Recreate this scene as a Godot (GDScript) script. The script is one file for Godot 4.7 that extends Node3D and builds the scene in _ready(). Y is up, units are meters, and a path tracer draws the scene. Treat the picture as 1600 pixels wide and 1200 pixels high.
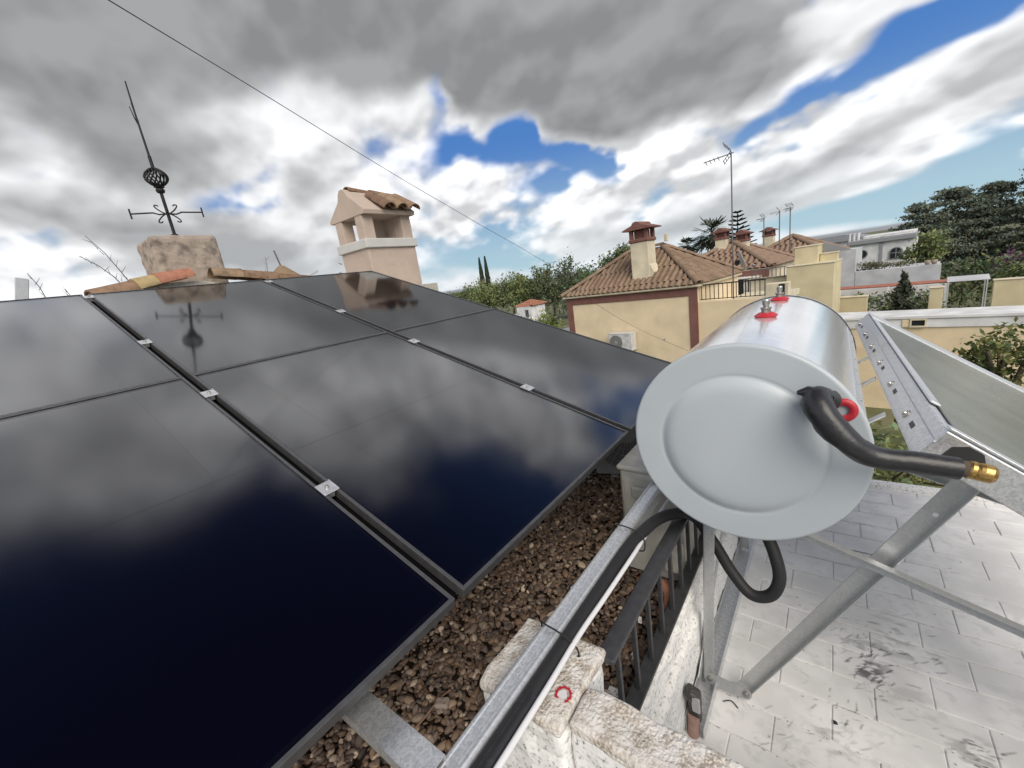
extends Node3D
# Camera eye at the origin, metres, y up. -Z runs along the railing, -X runs up the solar panels.

const FLOOR := -1.62        # painted tile terrace
const GRAVEL := -1.38       # gravel roof
const GROUND := -6.0        # gardens and streets
const ESTATE := -0.1396263  # the neighbouring houses are turned 8 degrees against this roof

var M := {}
var taken := {}
var rng := RandomNumberGenerator.new()


# ---------------------------------------------------------------- mesh builder
class G:
	var v := PackedVector3Array()
	var n := PackedVector3Array()
	var uv := PackedVector2Array()
	var c := PackedColorArray()
	var tint := Color.WHITE
	var tinted := false
	var flat_uv := false

	func vert(p: Vector3, q: Vector3) -> void:
		v.append(p)
		n.append(q)
		if tinted:
			c.append(tint)
		if flat_uv:
			uv.append(Vector2(p.x, p.z))

	func tri(p: Vector3, q: Vector3, r: Vector3, out: Vector3) -> void:
		var k := (q - p).cross(r - p)
		if k.length_squared() < 1e-18:
			return
		k = k.normalized()
		if k.dot(out) > 0.0:
			vert(p, k); vert(r, k); vert(q, k)
		else:
			vert(p, -k); vert(q, -k); vert(r, -k)

	func quad(p: Vector3, q: Vector3, r: Vector3, s: Vector3, out: Vector3) -> void:
		tri(p, q, r, out)
		tri(p, r, s, out)

	# a quad with a normal at each corner
	func soft(p: Vector3, q: Vector3, r: Vector3, s: Vector3, np: Vector3, nq: Vector3, nr: Vector3, ns: Vector3) -> void:
		var k := (q - p).cross(r - p)
		if k.length_squared() < 1e-18:
			k = (r - p).cross(s - p)
		if k.dot(np + nq + nr + ns) > 0.0:
			vert(p, np); vert(r, nr); vert(q, nq); vert(p, np); vert(s, ns); vert(r, nr)
		else:
			vert(p, np); vert(q, nq); vert(r, nr); vert(p, np); vert(r, nr); vert(s, ns)

	func box(at: Vector3, size: Vector3, bevel := 0.0, turn := Basis()) -> G:
		var h := size * 0.5
		var e := minf(bevel, minf(h.x, minf(h.y, h.z)) * 0.9)
		var pt := func(s: Vector3, axis: int) -> Vector3:
			var p := Vector3(s.x * (h.x - e), s.y * (h.y - e), s.z * (h.z - e))
			p[axis] = s[axis] * h[axis]
			return at + turn * p
		for i in 3:
			var j := (i + 1) % 3
			var k := (i + 2) % 3
			for si in [-1.0, 1.0]:
				var o := Vector3.ZERO
				o[i] = si
				var f: Array[Vector3] = []
				for w in [[-1.0, -1.0], [1.0, -1.0], [1.0, 1.0], [-1.0, 1.0]]:
					var s := Vector3.ZERO
					s[i] = si; s[j] = w[0]; s[k] = w[1]
					f.append(pt.call(s, i))
				quad(f[0], f[1], f[2], f[3], turn * o)
				if e > 0.0:
					for sj in [-1.0, 1.0]:
						var a := Vector3.ZERO
						a[i] = si; a[j] = sj; a[k] = -1.0
						var b := a
						b[k] = 1.0
						o = Vector3.ZERO
						o[i] = si; o[j] = sj
						quad(pt.call(a, i), pt.call(b, i), pt.call(b, j), pt.call(a, j), turn * o)
		if e > 0.0:
			for x in [-1.0, 1.0]:
				for y in [-1.0, 1.0]:
					for z in [-1.0, 1.0]:
						var s := Vector3(x, y, z)
						tri(pt.call(s, 0), pt.call(s, 1), pt.call(s, 2), turn * s)
		return self

	# a straight bar of rectangular section
	func bar(a: Vector3, b: Vector3, wide: float, high: float, up := Vector3.UP, bevel := 0.0) -> G:
		var z := (b - a).normalized()
		var x := up.cross(z)
		if x.length() < 1e-4:
			x = Vector3.RIGHT.cross(z)
		x = x.normalized()
		return box((a + b) * 0.5, Vector3(wide, high, a.distance_to(b)), bevel, Basis(x, z.cross(x), z))

	# a polygon in the XY plane of xf, pushed along its Z
	func prism(poly: PackedVector2Array, xf: Transform3D, deep: float) -> G:
		var area := 0.0
		for i in poly.size():
			area += poly[i].cross(poly[(i + 1) % poly.size()])
		var idx := Geometry2D.triangulate_polygon(poly)
		var zz := xf.basis.z.normalized()
		for i in range(0, idx.size(), 3):
			for e in [0.0, deep]:
				var p: Array[Vector3] = []
				for k in 3:
					var q := poly[idx[i + k]]
					p.append(xf * Vector3(q.x, q.y, e))
				tri(p[0], p[1], p[2], -zz if e == 0.0 else zz)
		for i in poly.size():
			var a := poly[i]
			var b := poly[(i + 1) % poly.size()]
			var t := b - a
			var o := Vector2(t.y, -t.x) * signf(area)
			quad(xf * Vector3(a.x, a.y, 0), xf * Vector3(b.x, b.y, 0), xf * Vector3(b.x, b.y, deep), xf * Vector3(a.x, a.y, deep), xf.basis * Vector3(o.x, o.y, 0))
		return self

	# a section (x across, y up) carried from a to b
	func profile(poly: PackedVector2Array, a: Vector3, b: Vector3, up := Vector3.UP) -> G:
		var z := (b - a).normalized()
		var x := up.cross(z).normalized()
		return prism(poly, Transform3D(Basis(x, z.cross(x), z), a), a.distance_to(b))

	func tube(pts: PackedVector3Array, r: float, sides := 8, tip := -1.0, caps := true) -> G:
		var m := pts.size()
		var side := Vector3.ZERO
		var ring: Array = []
		var dirs: Array = []
		for i in m:
			var t := (pts[mini(i + 1, m - 1)] - pts[maxi(i - 1, 0)]).normalized()
			if i == 0:
				side = t.cross(Vector3.UP)
				if side.length() < 0.05:
					side = t.cross(Vector3.RIGHT)
			side = (side - t * side.dot(t)).normalized()
			var other := t.cross(side)
			var rad := r if tip < 0.0 else lerpf(r, tip, float(i) / (m - 1))
			var row := PackedVector3Array()
			var nrm := PackedVector3Array()
			for k in sides:
				var a := TAU * k / sides
				var d := side * cos(a) + other * sin(a)
				row.append(pts[i] + d * rad)
				nrm.append(d)
			ring.append(row)
			dirs.append(nrm)
		for i in m - 1:
			for k in sides:
				var l := (k + 1) % sides
				soft(ring[i][k], ring[i][l], ring[i + 1][l], ring[i + 1][k], dirs[i][k], dirs[i][l], dirs[i + 1][l], dirs[i + 1][k])
		if caps:
			for e in [0, m - 1]:
				var o := (pts[0] - pts[1]) if e == 0 else (pts[m - 1] - pts[m - 2])
				for k in sides:
					tri(pts[e], ring[e][k], ring[e][(k + 1) % sides], o)
		return self

	# points (radius, height) turned round the Y axis of xf
	func lathe(line: PackedVector2Array, xf := Transform3D(), seg := 24, smooth := true, from := 0.0, span := TAU) -> G:
		var nr := PackedVector2Array()
		for i in line.size():
			var t := line[mini(i + 1, line.size() - 1)] - line[maxi(i - 1, 0)]
			nr.append(Vector2(t.y, -t.x).normalized())
		for i in line.size() - 1:
			var t := line[i + 1] - line[i]
			var own := Vector2(t.y, -t.x).normalized()
			for k in seg:
				var a := from + span * k / seg
				var b := from + span * (k + 1) / seg
				var p := func(j: int, w: float) -> Vector3: return xf * Vector3(line[j].x * cos(w), line[j].y, line[j].x * sin(w))
				var d := func(j: int, w: float) -> Vector3:
					var q := nr[j] if smooth and nr[j].dot(own) > 0.6 else own
					return (xf.basis * Vector3(q.x * cos(w), q.y, q.x * sin(w))).normalized()
				soft(p.call(i, a), p.call(i, b), p.call(i + 1, b), p.call(i + 1, a), d.call(i, a), d.call(i, b), d.call(i + 1, b), d.call(i + 1, a))
		return self

	func mesh() -> ArrayMesh:
		var a := []
		a.resize(Mesh.ARRAY_MAX)
		a[Mesh.ARRAY_VERTEX] = v
		a[Mesh.ARRAY_NORMAL] = n
		if tinted:
			a[Mesh.ARRAY_COLOR] = c
		if flat_uv:
			a[Mesh.ARRAY_TEX_UV] = uv
		var m := ArrayMesh.new()
		m.add_surface_from_arrays(Mesh.PRIMITIVE_TRIANGLES, a)
		return m


# ---------------------------------------------------------------- scene helpers
func numbered(called: String) -> String:
	taken[called] = taken.get(called, -1) + 1
	return called if taken[called] == 0 else "%s_%03d" % [called, taken[called]]


func tag(o: Node3D, label: String, category := "", group := "", kind := "") -> Node3D:
	if label: o.set_meta("label", label)
	if category: o.set_meta("category", category)
	if group: o.set_meta("group", group)
	if kind: o.set_meta("kind", kind)
	return o


func thing(called: String, label: String, category: String, at := Vector3.ZERO, turn := 0.0, group := "") -> Node3D:
	var o := Node3D.new()
	o.name = numbered(called)
	add_child(o)
	o.position = at
	o.rotation.y = turn
	return tag(o, label, category, group)


func put(called: String, what, material: Material, parent: Node = null) -> MeshInstance3D:
	var o := MeshInstance3D.new()
	o.name = numbered(called) if parent == null else called
	o.mesh = what.mesh() if what is G else what
	o.material_override = material
	(self if parent == null else parent).add_child(o, true)
	return o


func estate(x: float, y: float, z: float) -> Vector3:
	return Basis(Vector3.UP, ESTATE) * Vector3(x, y, z)


func curve(pts: Array, steps := 8) -> PackedVector3Array:
	var out := PackedVector3Array()
	for i in pts.size() - 1:
		var a: Vector3 = pts[maxi(i - 1, 0)]
		var b: Vector3 = pts[i]
		var c: Vector3 = pts[i + 1]
		var d: Vector3 = pts[mini(i + 2, pts.size() - 1)]
		for k in steps:
			out.append(b.cubic_interpolate(c, a, d, float(k) / steps))
	out.append(pts[-1])
	return out


# ---------------------------------------------------------------- materials
func lin(r: float, g: float, b: float, a := 1.0) -> Color:
	var c := Color(r, g, b).linear_to_srgb()
	c.a = a
	return c


# stops: [position, linear colour] pairs over the noise
func noise(freq: float, octaves: int, stops: Array, size := 512, sd := 1, cell := false, warp := 0.0) -> NoiseTexture2D:
	var f := FastNoiseLite.new()
	f.seed = sd
	f.noise_type = FastNoiseLite.TYPE_CELLULAR if cell else FastNoiseLite.TYPE_SIMPLEX_SMOOTH
	f.frequency = freq
	f.fractal_type = FastNoiseLite.FRACTAL_NONE if octaves < 2 else FastNoiseLite.FRACTAL_FBM
	f.fractal_octaves = octaves
	if cell:
		f.cellular_return_type = FastNoiseLite.RETURN_CELL_VALUE
	if warp > 0.0:
		f.domain_warp_enabled = true
		f.domain_warp_amplitude = warp
		f.domain_warp_frequency = freq
	var t := NoiseTexture2D.new()
	t.width = size
	t.height = size
	t.seamless = true
	t.noise = f
	if stops:
		var g := Gradient.new()
		g.offsets = PackedFloat32Array(stops.map(func(s): return s[0]))
		g.colors = PackedColorArray(stops.map(func(s): return (s[1] as Color)))
		t.color_ramp = g
	return t


func grey(v: float) -> Color:
	return lin(v, v, v)


func mat(color: Color, rough := 0.8, metal := 0.0) -> StandardMaterial3D:
	var m := StandardMaterial3D.new()
	m.albedo_color = color
	m.roughness = rough
	m.metallic = metal
	return m


# a material with a colour pattern and relief, laid on in world space
func worn(color: Color, pattern: Texture2D, scale: float, rough := 0.85, relief: Texture2D = null, depth := 0.2, metal := 0.0, world := true) -> StandardMaterial3D:
	var m := mat(color, rough, metal)
	m.albedo_texture = pattern
	m.uv1_triplanar = true
	m.uv1_world_triplanar = world
	m.uv1_scale = Vector3.ONE * scale
	if relief:
		m.heightmap_enabled = true
		m.heightmap_texture = relief
		m.heightmap_scale = depth
	return m


func make_materials() -> void:
	var soft := noise(0.008, 4, [[0.0, grey(0.62)], [1.0, grey(1.0)]], 512, 3)
	var fine := noise(0.03, 4, [[0.0, grey(0.55)], [1.0, grey(1.0)]], 512, 5)
	var bumps := noise(0.02, 5, [], 512, 7)
	var grain := noise(0.09, 3, [], 512, 9)
	var spangle := noise(0.03, 1, [[0.0, grey(0.72)], [1.0, grey(1.0)]], 512, 11, true)
	var streak := noise(0.012, 5, [[0.0, grey(0.5)], [0.45, grey(0.85)], [1.0, grey(1.0)]], 512, 13, false, 30.0)
	M.soft = soft
	M.bumps = bumps
	# solar panels
	M.cell = mat(lin(0.0016, 0.0011, 0.0034), 0.09)
	M.cell.metallic_specular = 0.38
	M.backsheet = mat(lin(0.0035, 0.003, 0.006), 0.09)
	M.backsheet.metallic_specular = 0.38
	M.glass = mat(lin(0.0, 0.0, 0.0, 0.02), 0.075)
	M.glass.transparency = BaseMaterial3D.TRANSPARENCY_ALPHA
	M.frame = worn(lin(0.15, 0.15, 0.155), soft, 6.0, 0.42, null, 0, 0.6)
	M.clamp = worn(lin(0.85, 0.85, 0.86), soft, 8.0, 0.35, null, 0, 0.75)
	M.steel = worn(lin(0.76, 0.775, 0.79), spangle, 15.0, 0.36, null, 0, 0.8)
	M.steel.roughness_texture = noise(0.012, 4, [[0.0, grey(0.55)], [1.0, grey(1.0)]], 512, 17)
	M.steel.roughness = 0.5
	M.zinc = worn(lin(0.60, 0.615, 0.62), noise(0.03, 1, [[0.0, grey(0.86)], [1.0, grey(1.0)]], 512, 12, true), 12.0, 0.40, null, 0, 0.7)
	M.bolt = mat(lin(0.45, 0.44, 0.42), 0.35, 0.9)
	# tank
	M.chrome = worn(lin(0.90, 0.91, 0.93), noise(0.006, 3, [[0.0, grey(0.86)], [1.0, grey(1.0)]], 256, 20), 1.2, 0.16, bumps, 0.03, 0.62)
	M.chrome.uv1_scale = Vector3.ONE * 1.3
	M.cap = worn(lin(0.45, 0.495, 0.53), noise(0.008, 3, [[0.0, grey(0.94)], [1.0, grey(1.0)]], 256, 18), 1.5, 0.36)
	M.tape = worn(lin(0.07, 0.068, 0.066), fine, 6.0, 0.4, bumps, 0.6)
	M.red = mat(lin(0.46, 0.025, 0.04), 0.45)
	M.brass = worn(lin(0.62, 0.40, 0.14), fine, 12.0, 0.34, null, 0, 0.9)
	M.foam = worn(lin(0.017, 0.017, 0.019), fine, 9.0, 0.62, grain, 0.05)
	M.vinyl = worn(lin(0.022, 0.022, 0.025), soft, 4.0, 0.38, bumps, 0.10)
	M.white_pipe = mat(lin(0.68, 0.68, 0.70), 0.4)
	M.collector_glass = worn(lin(0.27, 0.29, 0.28), soft, 1.0, 0.22)
	M.collector_glass.metallic_specular = 0.7
	# masonry
	M.plaster = worn(lin(0.80, 0.80, 0.79), noise(0.016, 6, [[0.0, grey(0.10)], [0.20, grey(0.25)], [0.235, grey(0.72)], [0.38, grey(0.88)], [0.52, grey(0.97)], [1.0, grey(1.0)]], 1024, 19), 3.4, 0.85, bumps, 0.10)
	M.cap_stone = worn(Color.WHITE, noise(0.045, 5, [[0.0, lin(0.16, 0.12, 0.085)], [0.4, lin(0.33, 0.27, 0.21)], [0.55, lin(0.44, 0.385, 0.32)], [0.68, lin(0.66, 0.62, 0.56)], [1.0, lin(0.80, 0.78, 0.75)]], 1024, 23), 2.6, 0.95, noise(0.06, 4, [], 512, 25), 0.45)
	M.cap_stone.detail_enabled = true
	M.cap_stone.detail_uv_layer = BaseMaterial3D.DETAIL_UV_1
	M.cap_stone.detail_blend_mode = BaseMaterial3D.BLEND_MODE_MIX
	M.cap_stone.detail_albedo = noise(0.004, 4, [[0.0, lin(0.74, 0.73, 0.71)], [1.0, lin(0.60, 0.57, 0.53)]], 512, 26)
	M.cap_stone.detail_mask = noise(0.007, 6, [[0.0, grey(0.0)], [0.36, grey(0.08)], [0.52, grey(0.75)], [1.0, grey(0.9)]], 1024, 24)
	M.rail_paint = worn(lin(0.062, 0.063, 0.068), soft, 5.0, 0.45, grain, 0.03, 0.25)
	M.beige_case = worn(lin(0.60, 0.58, 0.52), soft, 2.0, 0.55)
	M.dark_grille = mat(lin(0.03, 0.03, 0.032), 0.5)
	M.fan_plastic = mat(lin(0.16, 0.16, 0.16), 0.6)
	M.stub_pink = worn(lin(0.42, 0.27, 0.23), soft, 6.0, 0.8)
	M.black_rail = mat(lin(0.008, 0.008, 0.009), 0.9)
	M.black_rail.specular_mode = BaseMaterial3D.SPECULAR_DISABLED
	M.light_grille = mat(lin(0.30, 0.30, 0.30), 0.5)
	M.gravel_bed = worn(Color.WHITE, noise(0.05, 4, [[0.0, lin(0.014, 0.009, 0.006)], [1.0, lin(0.08, 0.048, 0.028)]], 512, 27), 3.0, 0.95)
	M.pink = worn(lin(0.50, 0.405, 0.34), noise(0.008, 5, [[0.0, grey(0.86)], [1.0, grey(1.0)]], 512, 29), 0.7, 0.9, bumps, 0.12)
	M.band = worn(lin(0.56, 0.56, 0.54), noise(0.008, 4, [[0.0, grey(0.88)], [1.0, grey(1.0)]], 256, 30), 1.0, 0.85)
	M.rough_plaster = worn(Color.WHITE, noise(0.012, 5, [[0.0, lin(0.10, 0.085, 0.075)], [0.25, lin(0.22, 0.185, 0.155)], [0.42, lin(0.33, 0.275, 0.23)], [1.0, lin(0.42, 0.345, 0.285)]], 512, 31, false, 25.0), 1.1, 0.95, bumps, 0.5)
	M.clay = []
	for c in [[0.29, 0.17, 0.10], [0.33, 0.21, 0.135], [0.235, 0.145, 0.095], [0.36, 0.25, 0.16]]:
		M.clay.append(worn(lin(c[0], c[1], c[2]), noise(0.015, 5, [[0.0, grey(0.3)], [0.4, grey(0.75)], [1.0, grey(1.0)]], 256, 33), 2.5, 0.9, bumps, 0.3))
	M.ochre_clay = worn(lin(0.43, 0.33, 0.17), streak, 2.0, 0.9, bumps, 0.3)
	M.salmon_clay = worn(lin(0.42, 0.185, 0.12), streak, 2.0, 0.9, bumps, 0.3)
	M.mortar = worn(lin(0.58, 0.54, 0.47), fine, 2.0, 0.95, bumps, 0.5)
	M.iron = worn(lin(0.035, 0.033, 0.032), fine, 8.0, 0.6, null, 0, 0.5)
	# neighbours
	M.cream = worn(lin(0.80, 0.66, 0.45), noise(0.006, 5, [[0.0, grey(0.78)], [1.0, grey(1.0)]], 512, 35), 0.35, 0.9, bumps, 0.3)
	M.cream_pale = worn(lin(0.76, 0.68, 0.51), soft, 0.4, 0.9)
	M.yellow = worn(lin(0.66, 0.58, 0.38), noise(0.006, 5, [[0.0, grey(0.74)], [1.0, grey(1.0)]], 512, 37), 0.3, 0.9)
	M.terracotta = worn(lin(0.23, 0.105, 0.085), soft, 0.6, 0.85)
	M.brown_tiles = []
	for c in [[0.31, 0.215, 0.145], [0.345, 0.24, 0.165], [0.275, 0.185, 0.125]]:
		M.brown_tiles.append(worn(lin(c[0], c[1], c[2]), fine, 1.4, 0.9))
	M.old_tiles = worn(lin(0.30, 0.205, 0.15), streak, 0.8, 0.9)
	M.white_wall = worn(lin(0.80, 0.81, 0.82), soft, 0.25, 0.9)
	M.grey_wall = worn(lin(0.56, 0.58, 0.61), soft, 0.25, 0.9)
	M.trim_grey = mat(lin(0.25, 0.26, 0.28), 0.8)
	M.dark_glass = mat(lin(0.02, 0.024, 0.028), 0.08)
	M.pane = mat(lin(0.02, 0.03, 0.03, 0.25), 0.06)
	M.pane.transparency = BaseMaterial3D.TRANSPARENCY_ALPHA
	M.white_paint = mat(lin(0.78, 0.78, 0.77), 0.5)
	M.ac_white = worn(lin(0.66, 0.66, 0.65), soft, 1.0, 0.5)
	M.mast = mat(lin(0.20, 0.20, 0.21), 0.4, 0.7)
	M.dish = mat(lin(0.42, 0.42, 0.41), 0.55)
	M.orange = worn(lin(0.44, 0.17, 0.115), soft, 0.8, 0.85)
	M.leaf = mat(Color.WHITE, 0.75)
	M.leaf.vertex_color_use_as_albedo = true
	M.leaf.backlight_enabled = true
	M.leaf.backlight = lin(0.25, 0.3, 0.12)
	M.bark = worn(lin(0.12, 0.09, 0.065), fine, 2.0, 0.95)
	M.twig = mat(lin(0.13, 0.11, 0.10), 0.9)
	M.cable = mat(lin(0.03, 0.03, 0.03), 0.7)
	M.soil = worn(Color.WHITE, noise(0.01, 5, [[0.0, lin(0.05, 0.07, 0.025)], [0.5, lin(0.10, 0.11, 0.05)], [1.0, lin(0.22, 0.19, 0.13)]], 512, 39), 0.06, 0.95)


# ---------------------------------------------------------------- sky
# each cloud mass or gap: towards, long axis, half length, half width (radians), cover, darkness
const MASSES := [
	[Vector3(-0.678, 0.472, -0.564), Vector3(0.643, -0.105, -0.759), 0.574, 0.106, 0.35, 0.75],
	[Vector3(-0.404, 0.371, -0.836), Vector3(0.884, -0.140, -0.446), 0.357, 0.107, 0.35, 0.90],
	[Vector3(-0.525, 0.440, -0.728), Vector3(0.767, -0.205, -0.608), 0.500, 0.081, 0.30, 0.60],
	[Vector3(-0.931, 0.275, -0.239), Vector3(0.096, -0.497, -0.863), 0.197, 0.116, 0.30, 0.55],
	[Vector3(-0.996, 0.050, -0.077), Vector3(0.073, -0.291, -0.954), 0.137, 0.041, 0.10, 0.10],
	[Vector3(-0.666, 0.376, -0.644), Vector3(0.678, -0.074, -0.731), 0.086, 0.061, 0.20, -0.50],
	[Vector3(-0.214, 0.358, -0.909), Vector3(0.980, 0.091, -0.178), 0.150, 0.123, 0.25, 0.50],
	[Vector3(0.049, 0.147, -0.988), Vector3(0.981, 0.171, 0.091), 0.172, 0.042, 0.30, 0.30],
	[Vector3(-0.158, 0.106, -0.982), Vector3(0.985, 0.119, -0.123), 0.227, 0.061, 0.20, 0.15],
	[Vector3(-0.635, 0.382, -0.672), Vector3(0.741, 0.046, -0.670), 0.032, 0.046, -0.70, 0.00],
	[Vector3(-0.544, 0.292, -0.787), Vector3(0.841, 0.217, -0.495), 0.054, 0.037, -0.75, 0.00],
	[Vector3(-0.438, 0.232, -0.868), Vector3(0.824, -0.295, -0.485), 0.083, 0.026, -0.60, 0.00],
	[Vector3(-0.505, 0.197, -0.840), Vector3(0.832, -0.159, -0.531), 0.055, 0.017, -0.40, 0.00],
	[Vector3(-0.373, 0.189, -0.908), Vector3(0.895, -0.190, -0.403), 0.039, 0.019, -0.40, 0.00],
	[Vector3(-0.909, 0.221, -0.353), Vector3(0.381, 0.060, -0.922), 0.078, 0.031, -0.50, 0.00],
	[Vector3(-0.644, 0.293, -0.707), Vector3(0.716, -0.108, -0.690), 0.046, 0.046, -0.35, 0.00],
	[Vector3(-0.498, 0.176, -0.849), Vector3(0.841, -0.161, -0.516), 0.084, 0.023, -0.25, 0.00],
	[Vector3(0.064, 0.261, -0.963), Vector3(0.974, 0.191, 0.123), 0.069, 0.027, -0.70, 0.00],
	[Vector3(0.128, 0.271, -0.954), Vector3(0.976, -0.201, 0.082), 0.079, 0.025, -0.80, 0.00],
	[Vector3(-0.039, 0.244, -0.969), Vector3(0.876, 0.474, 0.089), 0.045, 0.024, -0.55, 0.00],
	[Vector3(-0.123, 0.207, -0.971), Vector3(0.921, 0.389, -0.028), 0.063, 0.019, -0.45, 0.00],
	[Vector3(-0.217, 0.227, -0.949), Vector3(0.976, 0.001, -0.217), 0.054, 0.023, -0.30, 0.00],
	[Vector3(-0.335, 0.099, -0.937), Vector3(0.896, 0.345, -0.279), 0.050, 0.027, -0.25, 0.00],
	[Vector3(0.174, 0.081, -0.981), Vector3(0.970, 0.153, 0.190), 0.053, 0.013, -0.35, 0.00],
	[Vector3(-0.006, 0.039, -0.999), Vector3(1.000, -0.000, 0.016), 0.227, 0.023, -0.50, 0.00],
	[Vector3(0.138, 0.042, -0.990), Vector3(0.984, 0.092, 0.152), 0.106, 0.024, -0.60, 0.00],
	[Vector3(-0.626, 0.063, -0.777), Vector3(0.773, -0.142, -0.618), 0.133, 0.031, -0.45, 0.00],
	[Vector3(-0.485, 0.107, -0.868), Vector3(0.877, 0.005, -0.480), 0.085, 0.024, -0.25, 0.00],
	[Vector3(-0.628, 0.120, -0.769), Vector3(0.761, -0.138, -0.633), 0.073, 0.022, -0.20, 0.00],
	[Vector3(-0.319, 0.235, -0.918), Vector3(0.908, -0.215, -0.359), 0.099, 0.067, 0.15, -0.45],
	[Vector3(-0.509, 0.178, -0.842), Vector3(0.835, -0.159, -0.527), 0.098, 0.051, 0.20, -0.40],
	[Vector3(-0.776, 0.400, -0.488), Vector3(0.302, -0.460, -0.835), 0.103, 0.066, 0.10, -0.20],
	[Vector3(-0.428, 0.056, -0.902), Vector3(0.892, -0.158, -0.424), 0.085, 0.034, 0.20, -0.20],
	[Vector3(-0.904, 0.388, -0.181), Vector3(0.090, -0.261, -0.961), 0.095, 0.081, 0.20, 0.25],
	[Vector3(-0.015, 0.299, -0.954), Vector3(0.897, 0.425, 0.124), 0.040, 0.081, 0.20, -0.40],
	[Vector3(0.150, 0.188, -0.971), Vector3(0.959, 0.205, 0.195), 0.067, 0.037, 0.20, -0.20],
	[Vector3(-0.971, 0.190, -0.143), Vector3(0.119, -0.205, -0.972), 0.156, 0.040, 0.30, 0.35],
	[Vector3(-0.987, 0.126, -0.098), Vector3(0.073, -0.280, -0.957), 0.134, 0.030, 0.30, 0.15],
	[Vector3(-0.921, 0.124, -0.369), Vector3(0.346, -0.252, -0.904), 0.160, 0.049, 0.30, 0.15],
	[Vector3(-0.838, 0.242, -0.489), Vector3(0.501, -0.052, -0.864), 0.094, 0.047, 0.25, 0.20],
	[Vector3(-0.105, 0.059, -0.993), Vector3(0.996, -0.010, -0.086), 0.202, 0.017, 0.10, 0.25],
	[Vector3(-0.241, 0.049, -0.969), Vector3(0.975, -0.015, -0.223), 0.192, 0.013, 0.10, 0.30],
	[Vector3(-0.614, 0.333, -0.715), Vector3(0.732, -0.110, -0.672), 0.058, 0.049, 0.35, -0.20],
	[Vector3(-0.356, 0.288, -0.889), Vector3(0.886, -0.209, -0.414), 0.075, 0.043, 0.30, 0.10],
	[Vector3(-0.823, 0.336, -0.458), Vector3(0.491, -0.002, -0.871), 0.065, 0.042, 0.25, 0.05],
	[Vector3(-0.479, 0.304, -0.824), Vector3(0.828, -0.166, -0.536), 0.052, 0.027, 0.25, 0.00],
	[Vector3(-0.150, 0.985, -0.087), Vector3(0.500, 0.000, -0.866), 1.000, 0.420, -0.90, 0.00],
	[Vector3(-0.117, 0.940, -0.321), Vector3(0.940, 0.000, -0.342), 0.350, 0.160, -0.50, 0.00],
	[Vector3(-0.691, 0.695, -0.198), Vector3(0.276, 0.000, -0.961), 0.280, 0.130, 0.30, -0.70],
	[Vector3(-0.557, 0.707, -0.435), Vector3(0.616, 0.000, -0.788), 0.220, 0.120, 0.30, -0.85],
	[Vector3(-0.406, 0.643, -0.650), Vector3(0.848, 0.000, -0.530), 0.200, 0.100, 0.30, -0.70],
	[Vector3(-0.196, 0.588, -0.785), Vector3(0.970, 0.000, -0.242), 0.200, 0.080, 0.25, -0.60],
	[Vector3(-0.684, 0.719, 0.121), Vector3(-0.174, 0.000, -0.985), 0.300, 0.120, 0.30, -0.25],
]
var cloud_shape := FastNoiseLite.new()
var cloud_puff := FastNoiseLite.new()
var cloud_wisp := FastNoiseLite.new()
var cloud_cell := FastNoiseLite.new()
var sky_rows: Array = []
var mass_rows: Array = []
const SKY_W := 2304
const MASS_W := 512
const STREET := Vector2(-0.897, -0.442)  # the cloud streets run this way (x, z)


# the cloud masses, summed on a coarse grid
func mass_row(y: int) -> void:
	var row := PackedVector2Array()
	row.resize(MASS_W)
	var el := PI * 0.5 - (y + 0.5) / (MASS_W / 2) * PI
	for x in MASS_W:
		var az := (x + 0.5) / MASS_W * TAU
		var d := Vector3(sin(az) * cos(el), sin(el), -cos(az) * cos(el))
		var w := Vector2.ZERO
		for m in MASSES:
			var k: float = d.dot(m[0])
			if k < 0.75:
				continue
			var off: Vector3 = d - m[0] * k
			var l: float = off.dot(m[1]) / m[2]
			var s: float = off.dot(m[0].cross(m[1])) / m[3]
			var e := l * l + s * s
			if e < 7.0:
				w += Vector2(m[4], m[5]) * exp(-e)
		row[x] = w
	mass_rows[y] = row


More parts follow.
